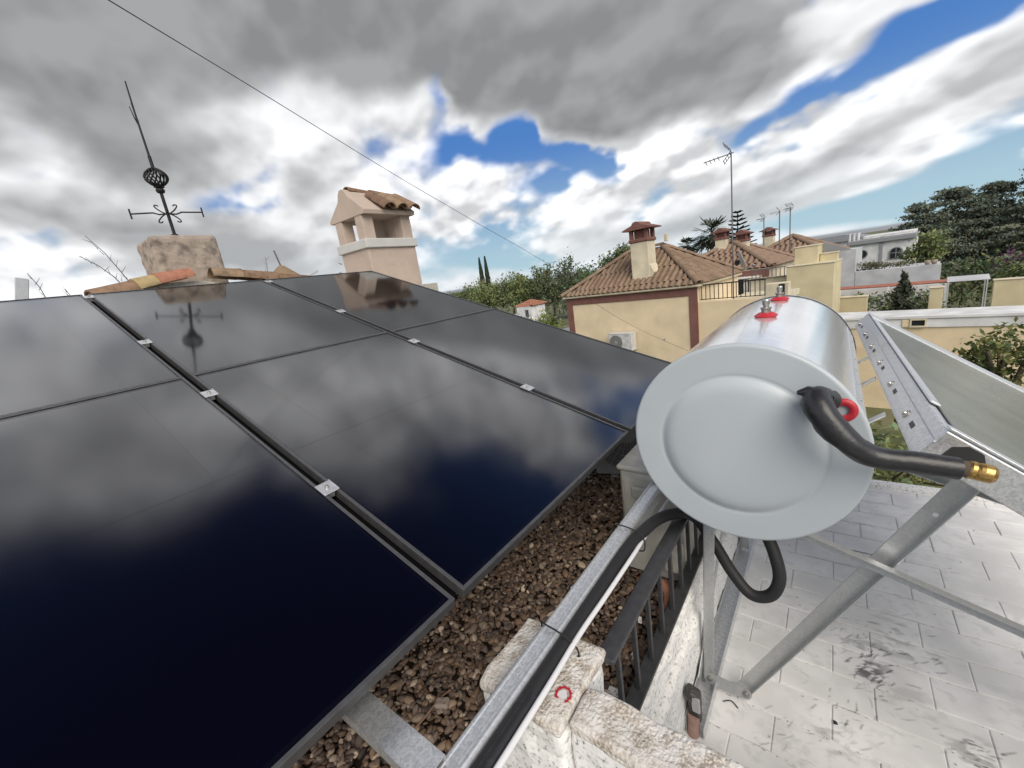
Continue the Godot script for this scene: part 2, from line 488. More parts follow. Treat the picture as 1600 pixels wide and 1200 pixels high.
func sky_row(y: int) -> void:
	var row := PackedFloat32Array()
	row.resize(SKY_W * 3)
	var el := PI * 0.5 - (y + 0.5) / (SKY_W / 2) * PI
	var up := sin(el)
	var flat := cos(el) / (up + 0.42) * 2.05
	var far := clampf(up / 0.12, 0.35, 1.0)
	var inner := lerpf(0.955, 0.93, up)
	var blue := Color(0.40, 0.57, 0.65).lerp(Color(0.075, 0.205, 0.52), smoothstep(0.0, 0.3, up)).lerp(Color(0.011, 0.022, 0.070), smoothstep(0.35, 0.95, up))
	var haze := (1.0 - smoothstep(0.0, 0.16, up)) * 0.45
	var gy := clampf((y + 0.5) * MASS_W / SKY_W - 0.5, 0.0, MASS_W / 4 - 1.001)
	var r0: PackedVector2Array = mass_rows[int(gy)]
	var r1: PackedVector2Array = mass_rows[int(gy) + 1]
	var fy := gy - int(gy)
	for x in SKY_W:
		var az := (x + 0.5) / SKY_W * TAU
		var qx := sin(az) * flat
		var qz := -cos(az) * flat
		var a := qx * STREET.x + qz * STREET.y
		var b := qx * STREET.y - qz * STREET.x
		var big := cloud_shape.get_noise_2d(a * 38.0, b * 52.0)
		var puff := 0.55 * cloud_puff.get_noise_2d(a * 74.0, b * 92.0) - 0.62 * (cloud_cell.get_noise_2d(a * 74.0, b * 92.0) + 0.62)
		var puff2 := 0.55 * cloud_puff.get_noise_2d(a * inner * 74.0, b * inner * 92.0) - 0.62 * (cloud_cell.get_noise_2d(a * inner * 74.0, b * inner * 92.0) + 0.62)
		var wisp := cloud_wisp.get_noise_2d(a * 190.0, b * 230.0)
		var gx := (x + 0.5) * MASS_W / SKY_W - 0.5 + MASS_W + 5.0 * puff + 2.5 * wisp
		var i := int(gx) % MASS_W
		var j := (i + 1) % MASS_W
		var fx := gx - int(gx)
		var w := r0[i].lerp(r0[j], fx).lerp(r1[i].lerp(r1[j], fx), fy)
		var dens := 0.67 + 0.30 * big + (0.52 * puff + 0.20 * wisp) * far + w.x
		var body := smoothstep(0.40 - 0.35 * up * up, 0.68 + 0.6 * up * up, dens)
		var thick := clampf((dens - 0.5) * 0.85 + w.y * 0.75 + 0.32 * big - 0.12 * puff, 0.0, 1.0)
		var relief := clampf((puff - puff2) * 2.1 + wisp * 0.30, -0.40, 0.40) * far
		var lum := lerpf(0.88, 0.30, smoothstep(0.12, 1.0, thick)) * (1.0 + relief * lerpf(0.85, 0.45, thick))
		var tone := clampf((lum - 0.2) / 0.65, 0.0, 1.0)
		var cl := Color(lum * lerpf(0.97, 1.0, tone), lum * lerpf(1.0, 1.005, tone), lum * lerpf(1.03, 1.02, tone))
		var o := blue.lerp(cl.lerp(Color(0.56, 0.64, 0.69), haze), body)
		row[x * 3] = o.r
		row[x * 3 + 1] = o.g
		row[x * 3 + 2] = o.b
	sky_rows[y] = row


func make_sky() -> Sky:
	for f in [[cloud_shape, 5, 41, 0.010], [cloud_puff, 5, 42, 0.012], [cloud_wisp, 4, 43, 0.012]]:
		var nz: FastNoiseLite = f[0]
		nz.noise_type = FastNoiseLite.TYPE_SIMPLEX_SMOOTH
		nz.fractal_type = FastNoiseLite.FRACTAL_FBM
		nz.fractal_octaves = f[1]
		nz.seed = f[2]
		nz.frequency = f[3]
	cloud_cell.noise_type = FastNoiseLite.TYPE_CELLULAR
	cloud_cell.cellular_return_type = FastNoiseLite.RETURN_DISTANCE
	cloud_cell.fractal_type = FastNoiseLite.FRACTAL_FBM
	cloud_cell.fractal_octaves = 3
	cloud_cell.fractal_gain = 0.45
	cloud_cell.frequency = 0.03
	cloud_cell.seed = 44
	var half := SKY_W / 4
	sky_rows.resize(half)
	mass_rows.resize(MASS_W / 4)
	var task := WorkerThreadPool.add_group_task(mass_row, MASS_W / 4)
	WorkerThreadPool.wait_for_group_task_completion(task)
	task = WorkerThreadPool.add_group_task(sky_row, half)
	WorkerThreadPool.wait_for_group_task_completion(task)
	var data := PackedFloat32Array()
	for r in sky_rows:
		data.append_array(r)
	var below := PackedFloat32Array()
	below.resize(SKY_W * 3)
	for x in SKY_W:
		below[x * 3] = 0.30; below[x * 3 + 1] = 0.32; below[x * 3 + 2] = 0.33
	for y in half:
		data.append_array(below)
	var im := Image.create_from_data(SKY_W, half * 2, false, Image.FORMAT_RGBF, data.to_byte_array())
	var pm := PanoramaSkyMaterial.new()
	pm.panorama = ImageTexture.create_from_image(im)
	var sky := Sky.new()
	sky.sky_material = pm
	return sky


# ---------------------------------------------------------------- the scene
func _ready() -> void:
	rng.seed = 20240
	var cam := Camera3D.new()
	cam.name = "camera"
	cam.fov = 85.93
	cam.near = 0.02
	cam.far = 3000.0
	cam.rotation_degrees = Vector3(-13.82, 38.88, -8.54)
	add_child(cam)
	cam.current = true
	var env := Environment.new()
	env.background_mode = Environment.BG_SKY
	env.sky = make_sky()
	env.tonemap_mode = Environment.TONE_MAPPER_LINEAR
	env.tonemap_exposure = 1.1
	env.sdfgi_enabled = true
	env.ssao_enabled = true
	env.ssil_enabled = true
	var world := WorldEnvironment.new()
	world.name = "world"
	world.environment = env
	add_child(world)
	var sun := DirectionalLight3D.new()
	sun.name = "sun"
	sun.light_energy = 0.95
	sun.light_angular_distance = 42.0
	sun.light_color = Color(1.0, 0.96, 0.9)
	sun.shadow_enabled = true
	sun.rotation_degrees = Vector3(-42, 50, 0)
	add_child(sun)
	make_materials()
	build_setting()
	build_array()
	build_parapets()
	build_water_heater()
	build_roof_clutter()
	build_chimneys()
	build_neighbours()
	build_far_side()
	build_greenery()
	build_gravel()

# ---------------------------------------------------------------- this roof: floor, gravel, walls
func structure(called: String, what, material: Material) -> MeshInstance3D:
	var o := put(called, what, material)
	o.set_meta("kind", "structure")
	return o


# scuffs and dirt on the white floor paint, 1 pixel = 2.5 mm, over x -0.6 .. 1.96, z -3.5 .. -0.3
func floor_paint() -> ImageTexture:
	var w := 1024
	var h := 1280
	var f := FastNoiseLite.new()
	f.noise_type = FastNoiseLite.TYPE_SIMPLEX_SMOOTH
	f.fractal_octaves = 5
	f.frequency = 0.008
	f.seed = 61
	var mottle := f.get_image(w, h, false, false, false)
	f.seed = 62
	f.frequency = 0.035
	f.fractal_octaves = 4
	var spots := f.get_image(w, h, false, false, false)
	var dirt := PackedFloat32Array()
	dirt.resize(w * h)
	var r := RandomNumberGenerator.new()
	r.seed = 63
	# [x, z, spread, strokes, strength, heading]
	for s in [[0.134, -1.768, 0.05, 26, 0.5, 0.9], [0.145, -1.694, 0.035, 30, 0.6, 0.9], [0.166, -1.632, 0.03, 16, 0.5, 0.8], [0.106, -1.82, 0.05, 14, 0.35, 0.7], [0.065, -1.852, 0.05, 12, 0.3, 0.6], [0.25, -2.048, 0.07, 12, 0.3, 0.1],
			[0.273, -1.862, 0.05, 14, 0.45, 0.3], [0.349, -1.825, 0.04, 10, 0.4, 0.4], [0.212, -1.932, 0.06, 10, 0.3, 0.2], [0.046, -1.403, 0.04, 9, 0.4, 1.2], [0.124, -1.487, 0.04, 10, 0.4, 1.4], [0.366, -1.515, 0.03, 10, 0.5, 0.2], [0.421, -1.50, 0.03, 12, 0.55, 0.5],
			[0.254, -1.576, 0.06, 8, 0.35, 0.4], [-0.127, -1.252, 0.06, 12, 0.25, 0.5], [-0.215, -1.327, 0.05, 6, 0.3, 2.6], [-0.036, -1.239, 0.06, 14, 0.3, 0.9], [0.05, -1.33, 0.08, 14, 0.25, 0.4], [0.2, -1.4, 0.1, 12, 0.22, 0.3], [0.45, -2.0, 0.15, 12, 0.18, 0.2], [0.0, -1.6, 0.12, 12, 0.2, 0.7], [-0.1, -2.2, 0.15, 10, 0.15, 0.3]]:
		for k in s[3]:
			var p := Vector2(s[0] + r.randfn(0.0, s[2]), s[1] + r.randfn(0.0, s[2]))
			var a: float = s[5] + r.randfn(0.0, 0.35)
			var long := r.randf_range(0.006, 0.045)
			var wide := r.randf_range(0.0012, 0.005)
			var steps := int(long / 0.0015)
			var bend := r.randfn(0.0, 0.5)
			var fade := r.randf_range(0.12, 0.6)
			for i in steps:
				var t := float(i) / maxi(steps - 1, 1)
				var at := p + Vector2(cos(a + bend * t * 0.4), -sin(a + bend * t * 0.4)) * long * t
				var px := int((at.x + 0.6) / 0.0025)
				var py := int((at.y + 3.5) / 0.0025)
				var rad := maxi(1, int(wide / 0.0025))
				for dy in range(-rad, rad + 1):
					for dx in range(-rad, rad + 1):
						var qx := px + dx
						var qy := py + dy
						if qx >= 0 and qy >= 0 and qx < w and qy < h and dx * dx + dy * dy <= rad * rad:
							dirt[qy * w + qx] = minf(0.85, dirt[qy * w + qx] + s[4] * fade * r.randf_range(0.2, 1.0) * sin(PI * (0.15 + 0.7 * t)))
	# rubbed-in grime round the worst scuffs
	for s in [[0.13, -1.74, 0.13, 0.50], [0.15, -1.68, 0.07, 0.45], [0.26, -1.88, 0.12, 0.36], [0.40, -1.50, 0.09, 0.45], [0.06, -1.36, 0.11, 0.3], [0.25, -1.60, 0.12, 0.2], [-0.08, -1.24, 0.10, 0.16], [0.22, -2.02, 0.10, 0.16], [0.55, -1.75, 0.14, 0.12], [0.0, -1.95, 0.12, 0.12]]:
		var rad := int(s[2] / 0.0025)
		var cx := int((s[0] + 0.6) / 0.0025)
		var cy := int((s[1] + 3.5) / 0.0025)
		for dy in range(-rad, rad + 1):
			for dx in range(-rad, rad + 1):
				var qx := cx + dx
				var qy := cy + dy
				var e := sqrt(float(dx * dx + dy * dy)) / rad
				if e < 1.0 and qx >= 0 and qy >= 0 and qx < w and qy < h:
					var patch := f.get_noise_2d(qx * 0.55, qy * 1.1)
					dirt[qy * w + qx] = minf(0.8, dirt[qy * w + qx] + s[3] * smoothstep(0.0, 0.35, patch + 0.25 * (0.5 - e)) * (1.0 - e * e))
	# dirt lodged along some of the joints
	for k in 46:
		var row := r.randi_range(3, 13)
		var py := int((-0.64 - 0.1402 * row + 3.5) / 0.0025)
		var x0 := int((r.randf_range(-0.3, 0.75) + 0.6) / 0.0025)
		var run := r.randi_range(10, 60)
		var dark := r.randf_range(0.15, 0.5)
		for i in run:
			for dy in range(-1, 2):
				var q := (py + dy) * w + x0 + i
				dirt[q] = minf(0.8, dirt[q] + dark * r.randf_range(0.3, 1.0) * sin(PI * i / run))
	for k in 160:
		var px := r.randi_range(2, w - 3)
		var py := r.randi_range(2, h - 3)
		for dy in range(-1, 2):
			for dx in range(-1, 2):
				dirt[(py + dy) * w + px + dx] = r.randf_range(0.2, 0.7)
	var out := PackedByteArray()
	out.resize(w * h * 3)
	var md := mottle.get_data()
	var sd := spots.get_data()
	for i in w * h:
		var m := md[i] / 255.0
		var s := sd[i] / 255.0
		var l := 0.80 + 0.20 * smoothstep(0.2, 0.8, m)
		l *= 1.0 - 0.13 * smoothstep(0.55, 0.78, s) * smoothstep(0.3, 0.6, m)
		l *= 1.0 - dirt[i]
		out[i * 3] = int(255.0 * pow(l * 0.985, 0.4545))
		out[i * 3 + 1] = int(255.0 * pow(l * 0.985, 0.4545))
		out[i * 3 + 2] = int(255.0 * pow(l * 0.985, 0.4545))
	return ImageTexture.create_from_image(Image.create_from_data(w, h, false, Image.FORMAT_RGB8, out))


func build_setting() -> void:
	structure("ground", G.new().box(Vector3(0, GROUND - 0.5, 0), Vector3(1600, 1, 1600)), M.soil)
	# white terrace: bed and painted tiles in running bond
	var terrace := structure("terrace_floor", G.new().box(Vector3(0.99, FLOOR - 0.1045, -0.75), Vector3(2.72, 0.2, 4.96)), M.plaster)
	var paint := mat(lin(0.84, 0.835, 0.83), 0.62)
	paint.albedo_texture = floor_paint()
	paint.uv1_scale = Vector3(1.0 / 2.56, 1.0 / 3.2, 1)
	paint.uv1_offset = Vector3(0.6 / 2.56, 3.5 / 3.2, 0)
	paint.heightmap_enabled = true
	paint.heightmap_texture = M.bumps
	paint.heightmap_scale = 0.07
	var row := 0
	var z := -0.64
	while z > -3.18:
		var x := -0.375 - (0.14 if row % 2 else 0.02)
		while x < 1.9:
			var x0 := maxf(x, -0.372)
			var x1 := minf(x + 0.2798, 1.96)
			if x1 - x0 > 0.03:
				var g := G.new()
				g.flat_uv = true
				var tilt := Basis(Vector3.RIGHT, rng.randfn(0, 0.006)) * Basis(Vector3.BACK, rng.randfn(0, 0.004))
				g.box(Vector3((x0 + x1) / 2, FLOOR - 0.008 + rng.randf() * 0.002, z - 0.07), Vector3(x1 - x0 - 0.0010, 0.018, 0.1338), 0.0030, tilt)
				put("tile", g, paint, terrace)
			x += 0.2805
		row += 1
		z -= 0.1402
	structure("terrace_kerb", G.new().box(Vector3(0.99, FLOOR + 0.0, -3.255), Vector3(2.72, 0.06, 0.07), 0.012), M.plaster)
	structure("gravel_roof", G.new().box(Vector3(-2.6, GRAVEL - 0.12, -1.6), Vector3(4.1, 0.2, 7.4)), M.gravel_bed)
	# the storey under this roof
	var house := thing("own_house", "white plastered storey under the gravel roof and the terrace", "house", Vector3(0, GROUND, 0))
	put("wall", G.new().box(Vector3(-3.25, 2.1, -1.6), Vector3(5.5, 4.2, 7.3)), M.plaster, house)
	put("terrace_wall", G.new().box(Vector3(0.99, 2.04, -0.75), Vector3(2.66, 4.06, 4.9)), M.plaster, house)


func build_gravel() -> void:
	var g := G.new()
	var nz := FastNoiseLite.new()
	nz.seed = 5
	nz.frequency = 0.9
	var ico := SphereMesh.new()
	ico.radial_segments = 9
	ico.rings = 5
	ico.radius = 0.5
	ico.height = 1.0
	var a := ico.get_mesh_arrays()
	var vs: PackedVector3Array = a[Mesh.ARRAY_VERTEX]
	for i in vs.size():
		vs[i] *= 1.0 + 0.45 * nz.get_noise_3dv(vs[i] * 2.0 + Vector3.ONE)
	a[Mesh.ARRAY_VERTEX] = vs
	var stone := ArrayMesh.new()
	stone.add_surface_from_arrays(Mesh.PRIMITIVE_TRIANGLES, a)
	var sm := mat(Color.WHITE, 0.72)
	sm.vertex_color_use_as_albedo = true
	stone.surface_set_material(0, sm)
	var mm := MultiMesh.new()
	mm.transform_format = MultiMesh.TRANSFORM_3D
	mm.use_colors = true
	mm.mesh = stone
	var spots: Array = []
	var r := RandomNumberGenerator.new()
	r.seed = 77
	for k in 21000:
		var z := 0.35 - 3.6 * pow(r.randf(), 1.25)
		var x := r.randf_range(-1.75 if k % 3 else -1.3, -0.44)
		if x > -0.68 and z > -0.75 and z < -0.48:
			continue
		spots.append(Vector3(x, GRAVEL + (0.0 if k < 9500 else 0.012) + r.randf() * 0.008, z))
	mm.instance_count = spots.size()
	var tones := [Color(0.105, 0.066, 0.044), Color(0.145, 0.098, 0.068), Color(0.080, 0.055, 0.042), Color(0.19, 0.145, 0.108), Color(0.115, 0.083, 0.066), Color(0.070, 0.052, 0.045), Color(0.125, 0.082, 0.053)]
	for i in spots.size():
		var s := r.randf_range(0.010, 0.026) * (1.35 if r.randf() < 0.1 else 1.0)
		var b := Basis.from_euler(Vector3(r.randfn(0, 0.5), r.randf() * TAU, r.randfn(0, 0.5))) * Basis.from_scale(Vector3(s * r.randf_range(1.0, 1.7), s * r.randf_range(0.42, 0.8), s))
		mm.set_instance_transform(i, Transform3D(b, spots[i]))
		var c: Color = tones[r.randi() % tones.size()]
		var k := r.randf_range(0.9, 2.0)
		if r.randf() < 0.035:
			c = Color(0.34, 0.27, 0.20)
		mm.set_instance_color(i, Color(c.r * k, c.g * k, c.b * k))
	var o := MultiMeshInstance3D.new()
	o.name = "gravel"
	o.multimesh = mm
	add_child(o)
	tag(o, "loose brown river gravel covering the flat roof beside the panels", "gravel", "", "stuff")


# ---------------------------------------------------------------- solar array
const TILT := 0.3169
const LENGTH := 1.7554
const WIDTH := 1.134
const GAP := 0.0318


func on_array(a: float, b: float, lift := 0.0) -> Vector3:
	return Vector3(-0.7356 - a * cos(TILT) + lift * sin(TILT), -0.753 + a * sin(TILT) + lift * cos(TILT), -0.5873 - b)


func build_array() -> void:
	var tilt := Basis(Vector3.BACK, -TILT)   # local -X climbs the array
	# one panel, origin at its lower near corner: x from 0 up the slope to -LENGTH, z from 0 to -WIDTH
	var frame := G.new()
	var lip := 0.0085
	var deep := 0.032
	var L := LENGTH - 0.004
	for e in [0.0, -L]:
		var s := -1.0 if e == 0.0 else 1.0
		frame.box(Vector3(e + s * 0.001, -deep / 2, -WIDTH / 2), Vector3(0.002, deep, WIDTH), 0.0006)
		frame.box(Vector3(e + s * (0.002 + lip / 2), -0.001, -WIDTH / 2), Vector3(lip, 0.002, WIDTH - 0.004), 0.0005)
		frame.box(Vector3(e + s * 0.016, -deep + 0.001, -WIDTH / 2), Vector3(0.028, 0.002, WIDTH - 0.004))
	for e in [0.0, -WIDTH]:
		var s := -1.0 if e == 0.0 else 1.0
		frame.box(Vector3(-L / 2, -deep / 2, e + s * 0.001), Vector3(L - 0.004, deep, 0.002), 0.0006)
		frame.box(Vector3(-L / 2, -0.0012, e + s * (0.002 + lip / 2)), Vector3(L - 0.004 - 2 * lip, 0.002, lip), 0.0005)
	var frame_mesh := frame.mesh()
	var back := G.new().box(Vector3(-L / 2, -0.0095, -WIDTH / 2), Vector3(L - 0.006, 0.003, WIDTH - 0.006)).mesh()
	var pane := G.new()
	pane.quad(Vector3(-0.006, -0.003, -0.006), Vector3(-L + 0.006, -0.003, -0.006), Vector3(-L + 0.006, -0.003, -WIDTH + 0.006), Vector3(-0.006, -0.003, -WIDTH + 0.006), Vector3.UP)
	var pane_mesh := pane.mesh()
	var cw := (WIDTH - 0.036) / 6.0
	var cl := (L - 0.05) / 2.0
	var cell := G.new().box(Vector3.ZERO, Vector3(cl - 0.003, 0.0008, cw - 0.0016)).mesh()
	var labels := {
		"0,-1": "black solar panel nearest the camera, lower row, left of the left gap", "1,-1": "black solar panel in the upper row at the left edge of the picture",
		"0,0": "black solar panel in the lower row whose front corner points at the gravel", "1,0": "black solar panel in the upper row mirroring the weathervane",
		"0,1": "black solar panel in the lower row partly hidden by the water tank", "1,1": "black solar panel in the upper row mirroring the pink chimney"}
	for row in 2:
		for col in [-1, 0, 1]:
			var t := thing("solar_module", labels["%d,%d" % [row, col]], "solar panel", on_array(row * LENGTH, col * (WIDTH + GAP)), 0, "black solar panels of the roof array")
			t.basis = tilt
			put("frame", frame_mesh, M.frame, t)
			put("backsheet", back, M.backsheet, t)
			for i in 2:
				for j in 6:
					var c := put("cell_string", cell, M.cell, t)
					c.position = Vector3(-0.025 - cl * (i + 0.5), -0.0066, -0.018 - cw * (j + 0.5))
			put("glass", pane_mesh, M.glass, t)
	# clamps bridging the gaps between the columns
	var plate := G.new()
	plate.box(Vector3(0, 0.0022, 0), Vector3(0.062, 0.003, 0.052), 0.001)
	plate.box(Vector3(0, 0.0050, -0.0225), Vector3(0.062, 0.006, 0.005), 0.0015)
	plate.box(Vector3(0.002, 0.0045, 0.0225), Vector3(0.05, 0.005, 0.004), 0.0012)
	plate.box(Vector3(0, -0.010, 0), Vector3(0.056, 0.022, 0.022), 0.002)
	var plate_mesh := plate.mesh()
	var screw := G.new().lathe(PackedVector2Array([Vector2(0.0, 0.012), Vector2(0.0055, 0.0115), Vector2(0.007, 0.009), Vector2(0.007, 0.0035)]), Transform3D(), 10).mesh()
	var order := ["lowest", "second from the bottom", "third from the bottom", "topmost"]
	for g in 2:
		for k in 4:
			var a: float = [0.595, 1.505, 2.32, 3.41][k]
			var t := thing("panel_clamp", "silver panel clamp, %s in the %s panel gap" % [order[k], ["left", "right"][g]], "clamp", on_array(a, -GAP / 2 + g * (WIDTH + GAP)), 0, "clamps holding the solar panels")
			t.basis = tilt
			put("plate", plate_mesh, M.clamp, t)
			put("bolt", screw, M.bolt, t)
	var e := thing("panel_clamp", "silver end clamp on the far right edge of the panel array", "clamp", on_array(1.49, 2 * WIDTH + GAP + 0.012), 0, "clamps holding the solar panels")
	e.basis = tilt
	put("plate", plate_mesh, M.clamp, e)
	put("bolt", screw, M.bolt, e)
	# frame under the panels
	var under := thing("panel_support", "galvanised steel frame carrying the solar panels above the gravel", "frame", Vector3(0, GRAVEL, 0))
	for a in [0.595, 1.505, 2.32, 3.41]:
		put("rail", G.new().bar(on_array(a, -1.25, -0.0915) - Vector3(0, GRAVEL, 0), on_array(a, 2.33, -0.0915) - Vector3(0, GRAVEL, 0), 0.041, 0.041, Vector3(sin(TILT), cos(TILT), 0), 0.002), M.zinc, under)
	for b in [0.55, 1.9]:
		put("beam", G.new().bar(on_array(0.3, b, -0.143) - Vector3(0, GRAVEL, 0), on_array(3.45, b, -0.143) - Vector3(0, GRAVEL, 0), 0.06, 0.06, Vector3(sin(TILT), cos(TILT), 0), 0.003), M.zinc, under)
		for a in [1.2, 3.3]:
			var p := on_array(a, b, -0.172)
			put("leg", G.new().box(Vector3(p.x, (p.y - GRAVEL) / 2, p.z), Vector3(0.05, p.y - GRAVEL, 0.05), 0.003), M.zinc, under)
	for b in [-GAP / 2, WIDTH + GAP / 2]:
		put("gap_rail", G.new().bar(on_array(0.03, b, -0.060) - Vector3(0, GRAVEL, 0), on_array(3.46, b, -0.060) - Vector3(0, GRAVEL, 0), 0.05, 0.036, Vector3(sin(TILT), cos(TILT), 0), 0.002), M.black_rail, under)
	# channel that comes out from under the near panel and stops at the long rail
	var lipped := PackedVector2Array([Vector2(-0.03, 0.0), Vector2(0.03, 0.0), Vector2(0.03, 0.03), Vector2(0.022, 0.034), Vector2(0.0205, 0.0335), Vector2(0.027, 0.029), Vector2(0.027, 0.003), Vector2(-0.027, 0.003), Vector2(-0.027, 0.029), Vector2(-0.0205, 0.0335), Vector2(-0.022, 0.034), Vector2(-0.03, 0.03)])
	var ch := put("steel_channel", G.new().profile(lipped, Vector3(-1.9, -0.846, -0.292), Vector3(-0.556, -0.846, -0.292), Vector3.DOWN), M.steel)
	tag(ch, "short galvanised channel coming out from under the nearest panel", "channel")


# ---------------------------------------------------------------- rail, pipes, parapet, railing
func build_parapets() -> void:
	# long rail with rounded shoulders lying on the pillar
	var sec := PackedVector2Array([Vector2(-0.027, -0.05), Vector2(0.027, -0.05), Vector2(0.027, -0.012)])
	for k in 5:
		var a := k * PI / 8
		sec.append(Vector2(0.016 + 0.011 * cos(a), -0.012 + 0.011 * sin(a)))
	sec.append_array(PackedVector2Array([Vector2(0.0145, -0.001), Vector2(0.0125, -0.0035), Vector2(-0.006, -0.0035), Vector2(-0.008, -0.001)]))
	for k in 5:
		var a := PI / 2 + k * PI / 8
		sec.append(Vector2(-0.014 + 0.013 * cos(a), -0.013 + 0.013 * sin(a)))
	var rail := put("steel_rail", G.new().profile(sec, Vector3(-0.548, -0.862, 0.75), Vector3(-0.538, -0.862, -1.75)), M.steel)
	tag(rail, "long shiny galvanised rail lying across the parapet pillar", "rail")
	# insulated pipe lying along the rail, then looping under the tank
	var path := curve([Vector3(-0.499, -0.884, 0.7), Vector3(-0.499, -0.884, 0.0), Vector3(-0.498, -0.884, -0.55), Vector3(-0.499, -0.883, -0.85), Vector3(-0.496, -0.882, -1.10), Vector3(-0.462, -0.890, -1.30), Vector3(-0.385, -0.918, -1.40), Vector3(-0.312, -1.0, -1.39), Vector3(-0.25, -1.09, -1.37), Vector3(-0.188, -1.143, -1.35), Vector3(-0.132, -1.125, -1.35), Vector3(-0.108, -1.06, -1.36), Vector3(-0.125, -0.98, -1.38), Vector3(-0.165, -0.90, -1.42), Vector3(-0.185, -0.80, -1.44)], 9)
	var hose := thing("insulated_hose", "black foam insulated hose along the rail looping under the tank", "hose")
	put("foam_sleeve", G.new().tube(path, 0.0195, 14), M.foam, hose)
	var sleeve := curve([Vector3(-0.497, -0.8855, 0.72), Vector3(-0.497, -0.8855, 0.1), Vector3(-0.497, -0.886, -0.3), Vector3(-0.497, -0.886, -0.52)], 8)
	put("wider_sleeve", G.new().tube(sleeve, 0.0215, 16), M.vinyl, hose)
	var wp := curve([Vector3(-0.467, -0.872, 0.7), Vector3(-0.468, -0.872, 0.0), Vector3(-0.4705, -0.873, -0.5), Vector3(-0.475, -0.874, -0.7), Vector3(-0.472, -0.876, -0.85), Vector3(-0.470, -0.880, -1.05), Vector3(-0.478, -0.895, -1.2), Vector3(-0.49, -0.92, -1.6)], 8)
	tag(put("white_conduit", G.new().tube(wp, 0.0066, 10), M.white_pipe), "thin white pipe running beside the black insulated hose", "pipe")
	for k in 3:
		var z: float = [-0.30, -0.685, -1.145][k]
		var loop: Array = []
		for i in 25:
			var t := TAU * i / 24
			var p := Vector2(cos(t), sin(t))
			p = Vector2(signf(p.x) * pow(absf(p.x), 0.6) * 0.058, signf(p.y) * pow(absf(p.y), 0.6) * 0.030)
			loop.append(Vector3([-0.522, -0.522, -0.520][k] + p.x, -0.884 + p.y - 0.012 * smoothstep(-0.02, 0.06, p.x), z + 0.018 * sin(t + k) - 0.12 * p.x))
		var tie := tag(put("cable_tie", G.new().tube(PackedVector3Array(loop), 0.0024, 6), M.foam), ["black tie round rail and hose nearest the bottom edge", "black tie round rail and hose just past the pillar", "black tie round rail and hose close to the tank"][k], "cable tie", "ties binding the hose to the rail")
	# parapet: pillar and the wall that leaves it to the right
	var wall := thing("parapet_wall", "white parapet wall and pillar with rough speckled concrete top", "wall", Vector3(-0.54, FLOOR, -0.6))
	var o := Vector3(0.54, -FLOOR, 0.6)
	put("pillar", rough_block(Vector3(-0.541, -1.285, -0.623) + o, Vector3(0.222, 0.67, 0.216), 0.016, 71), M.plaster, wall)
	put("pillar_top", rough_block(Vector3(-0.541, -0.9345, -0.623) + o, Vector3(0.236, 0.033, 0.23), 0.012, 72), M.cap_stone, wall)
	put("wall_body", rough_block(Vector3(0.79, -1.285, -0.587) + o, Vector3(2.43, 0.67, 0.088), 0.01, 73), M.plaster, wall)
	put("wall_top", rough_block(Vector3(0.785, -0.9365, -0.587) + o, Vector3(2.413, 0.035, 0.104), 0.012, 74), M.cap_stone, wall)
	# red paint ring on the top
	var ring := G.new()
	for i in 22:
		var a := -0.9 + i * 0.235
		var b := -0.9 + (i + 1) * 0.235
		var r0 := 0.0135 + 0.001 * sin(i * 1.7)
		var r1 := 0.0195 + 0.0012 * sin(i * 2.3)
		var c := Vector3(-0.452, -0.9105, -0.578) + o
		ring.quad(c + Vector3(cos(a), 0, -sin(a)) * r0, c + Vector3(cos(b), 0, -sin(b)) * r0, c + Vector3(cos(b), 0, -sin(b)) * r1, c + Vector3(cos(a), 0, -sin(a)) * r1, Vector3.UP)
	put("red_paint_mark", ring, M.red, wall)
	var dab := G.new()
	for i in 14:
		var a := TAU * i / 14
		var b := TAU * (i + 1) / 14
		var c := Vector3(-0.454, -0.9110, -0.577) + o
		dab.tri(c, c + Vector3(cos(a), 0, sin(a) * 0.9) * (0.0118 + 0.0015 * sin(a * 3)), c + Vector3(cos(b), 0, sin(b) * 0.9) * (0.0118 + 0.0015 * sin(b * 3)), Vector3.UP)
	put("white_paint_dab", dab, M.white_pipe, wall)
	# low white wall that carries the railing
	var low := thing("low_wall", "low white wall with chipped paint under the dark railing", "wall", Vector3(-0.45, FLOOR, -2))
	put("plaster", rough_block(Vector3(0.030, 0.168, 0.03), Vector3(0.06, 0.40, 2.62), 0.02, 75), M.plaster, low)
	put("shoulder", rough_block(Vector3(0.067, 0.13, 0.03), Vector3(0.03, 0.30, 2.6), 0.012, 76), M.plaster, low)
	# dark railing
	var rg := thing("railing", "dark grey metal railing between gravel roof and white terrace", "railing", Vector3(-0.42, -1.238, -0.735))
	put("handrail", G.new().box(Vector3(0, 0.30, -0.995), Vector3(0.046, 0.018, 2.02), 0.003), M.rail_paint, rg)
	put("bottom_rail", G.new().box(Vector3(0, 0.012, -1.0), Vector3(0.046, 0.012, 2.0), 0.002), M.rail_paint, rg)
	var bal := G.new().box(Vector3(0, 0.155, 0), Vector3(0.0135, 0.275, 0.0135), 0.0015).mesh()
	for k in 17:
		var b := put("baluster", bal, M.rail_paint, rg)
		b.position = Vector3(0, 0, -0.055 - k * 0.113)
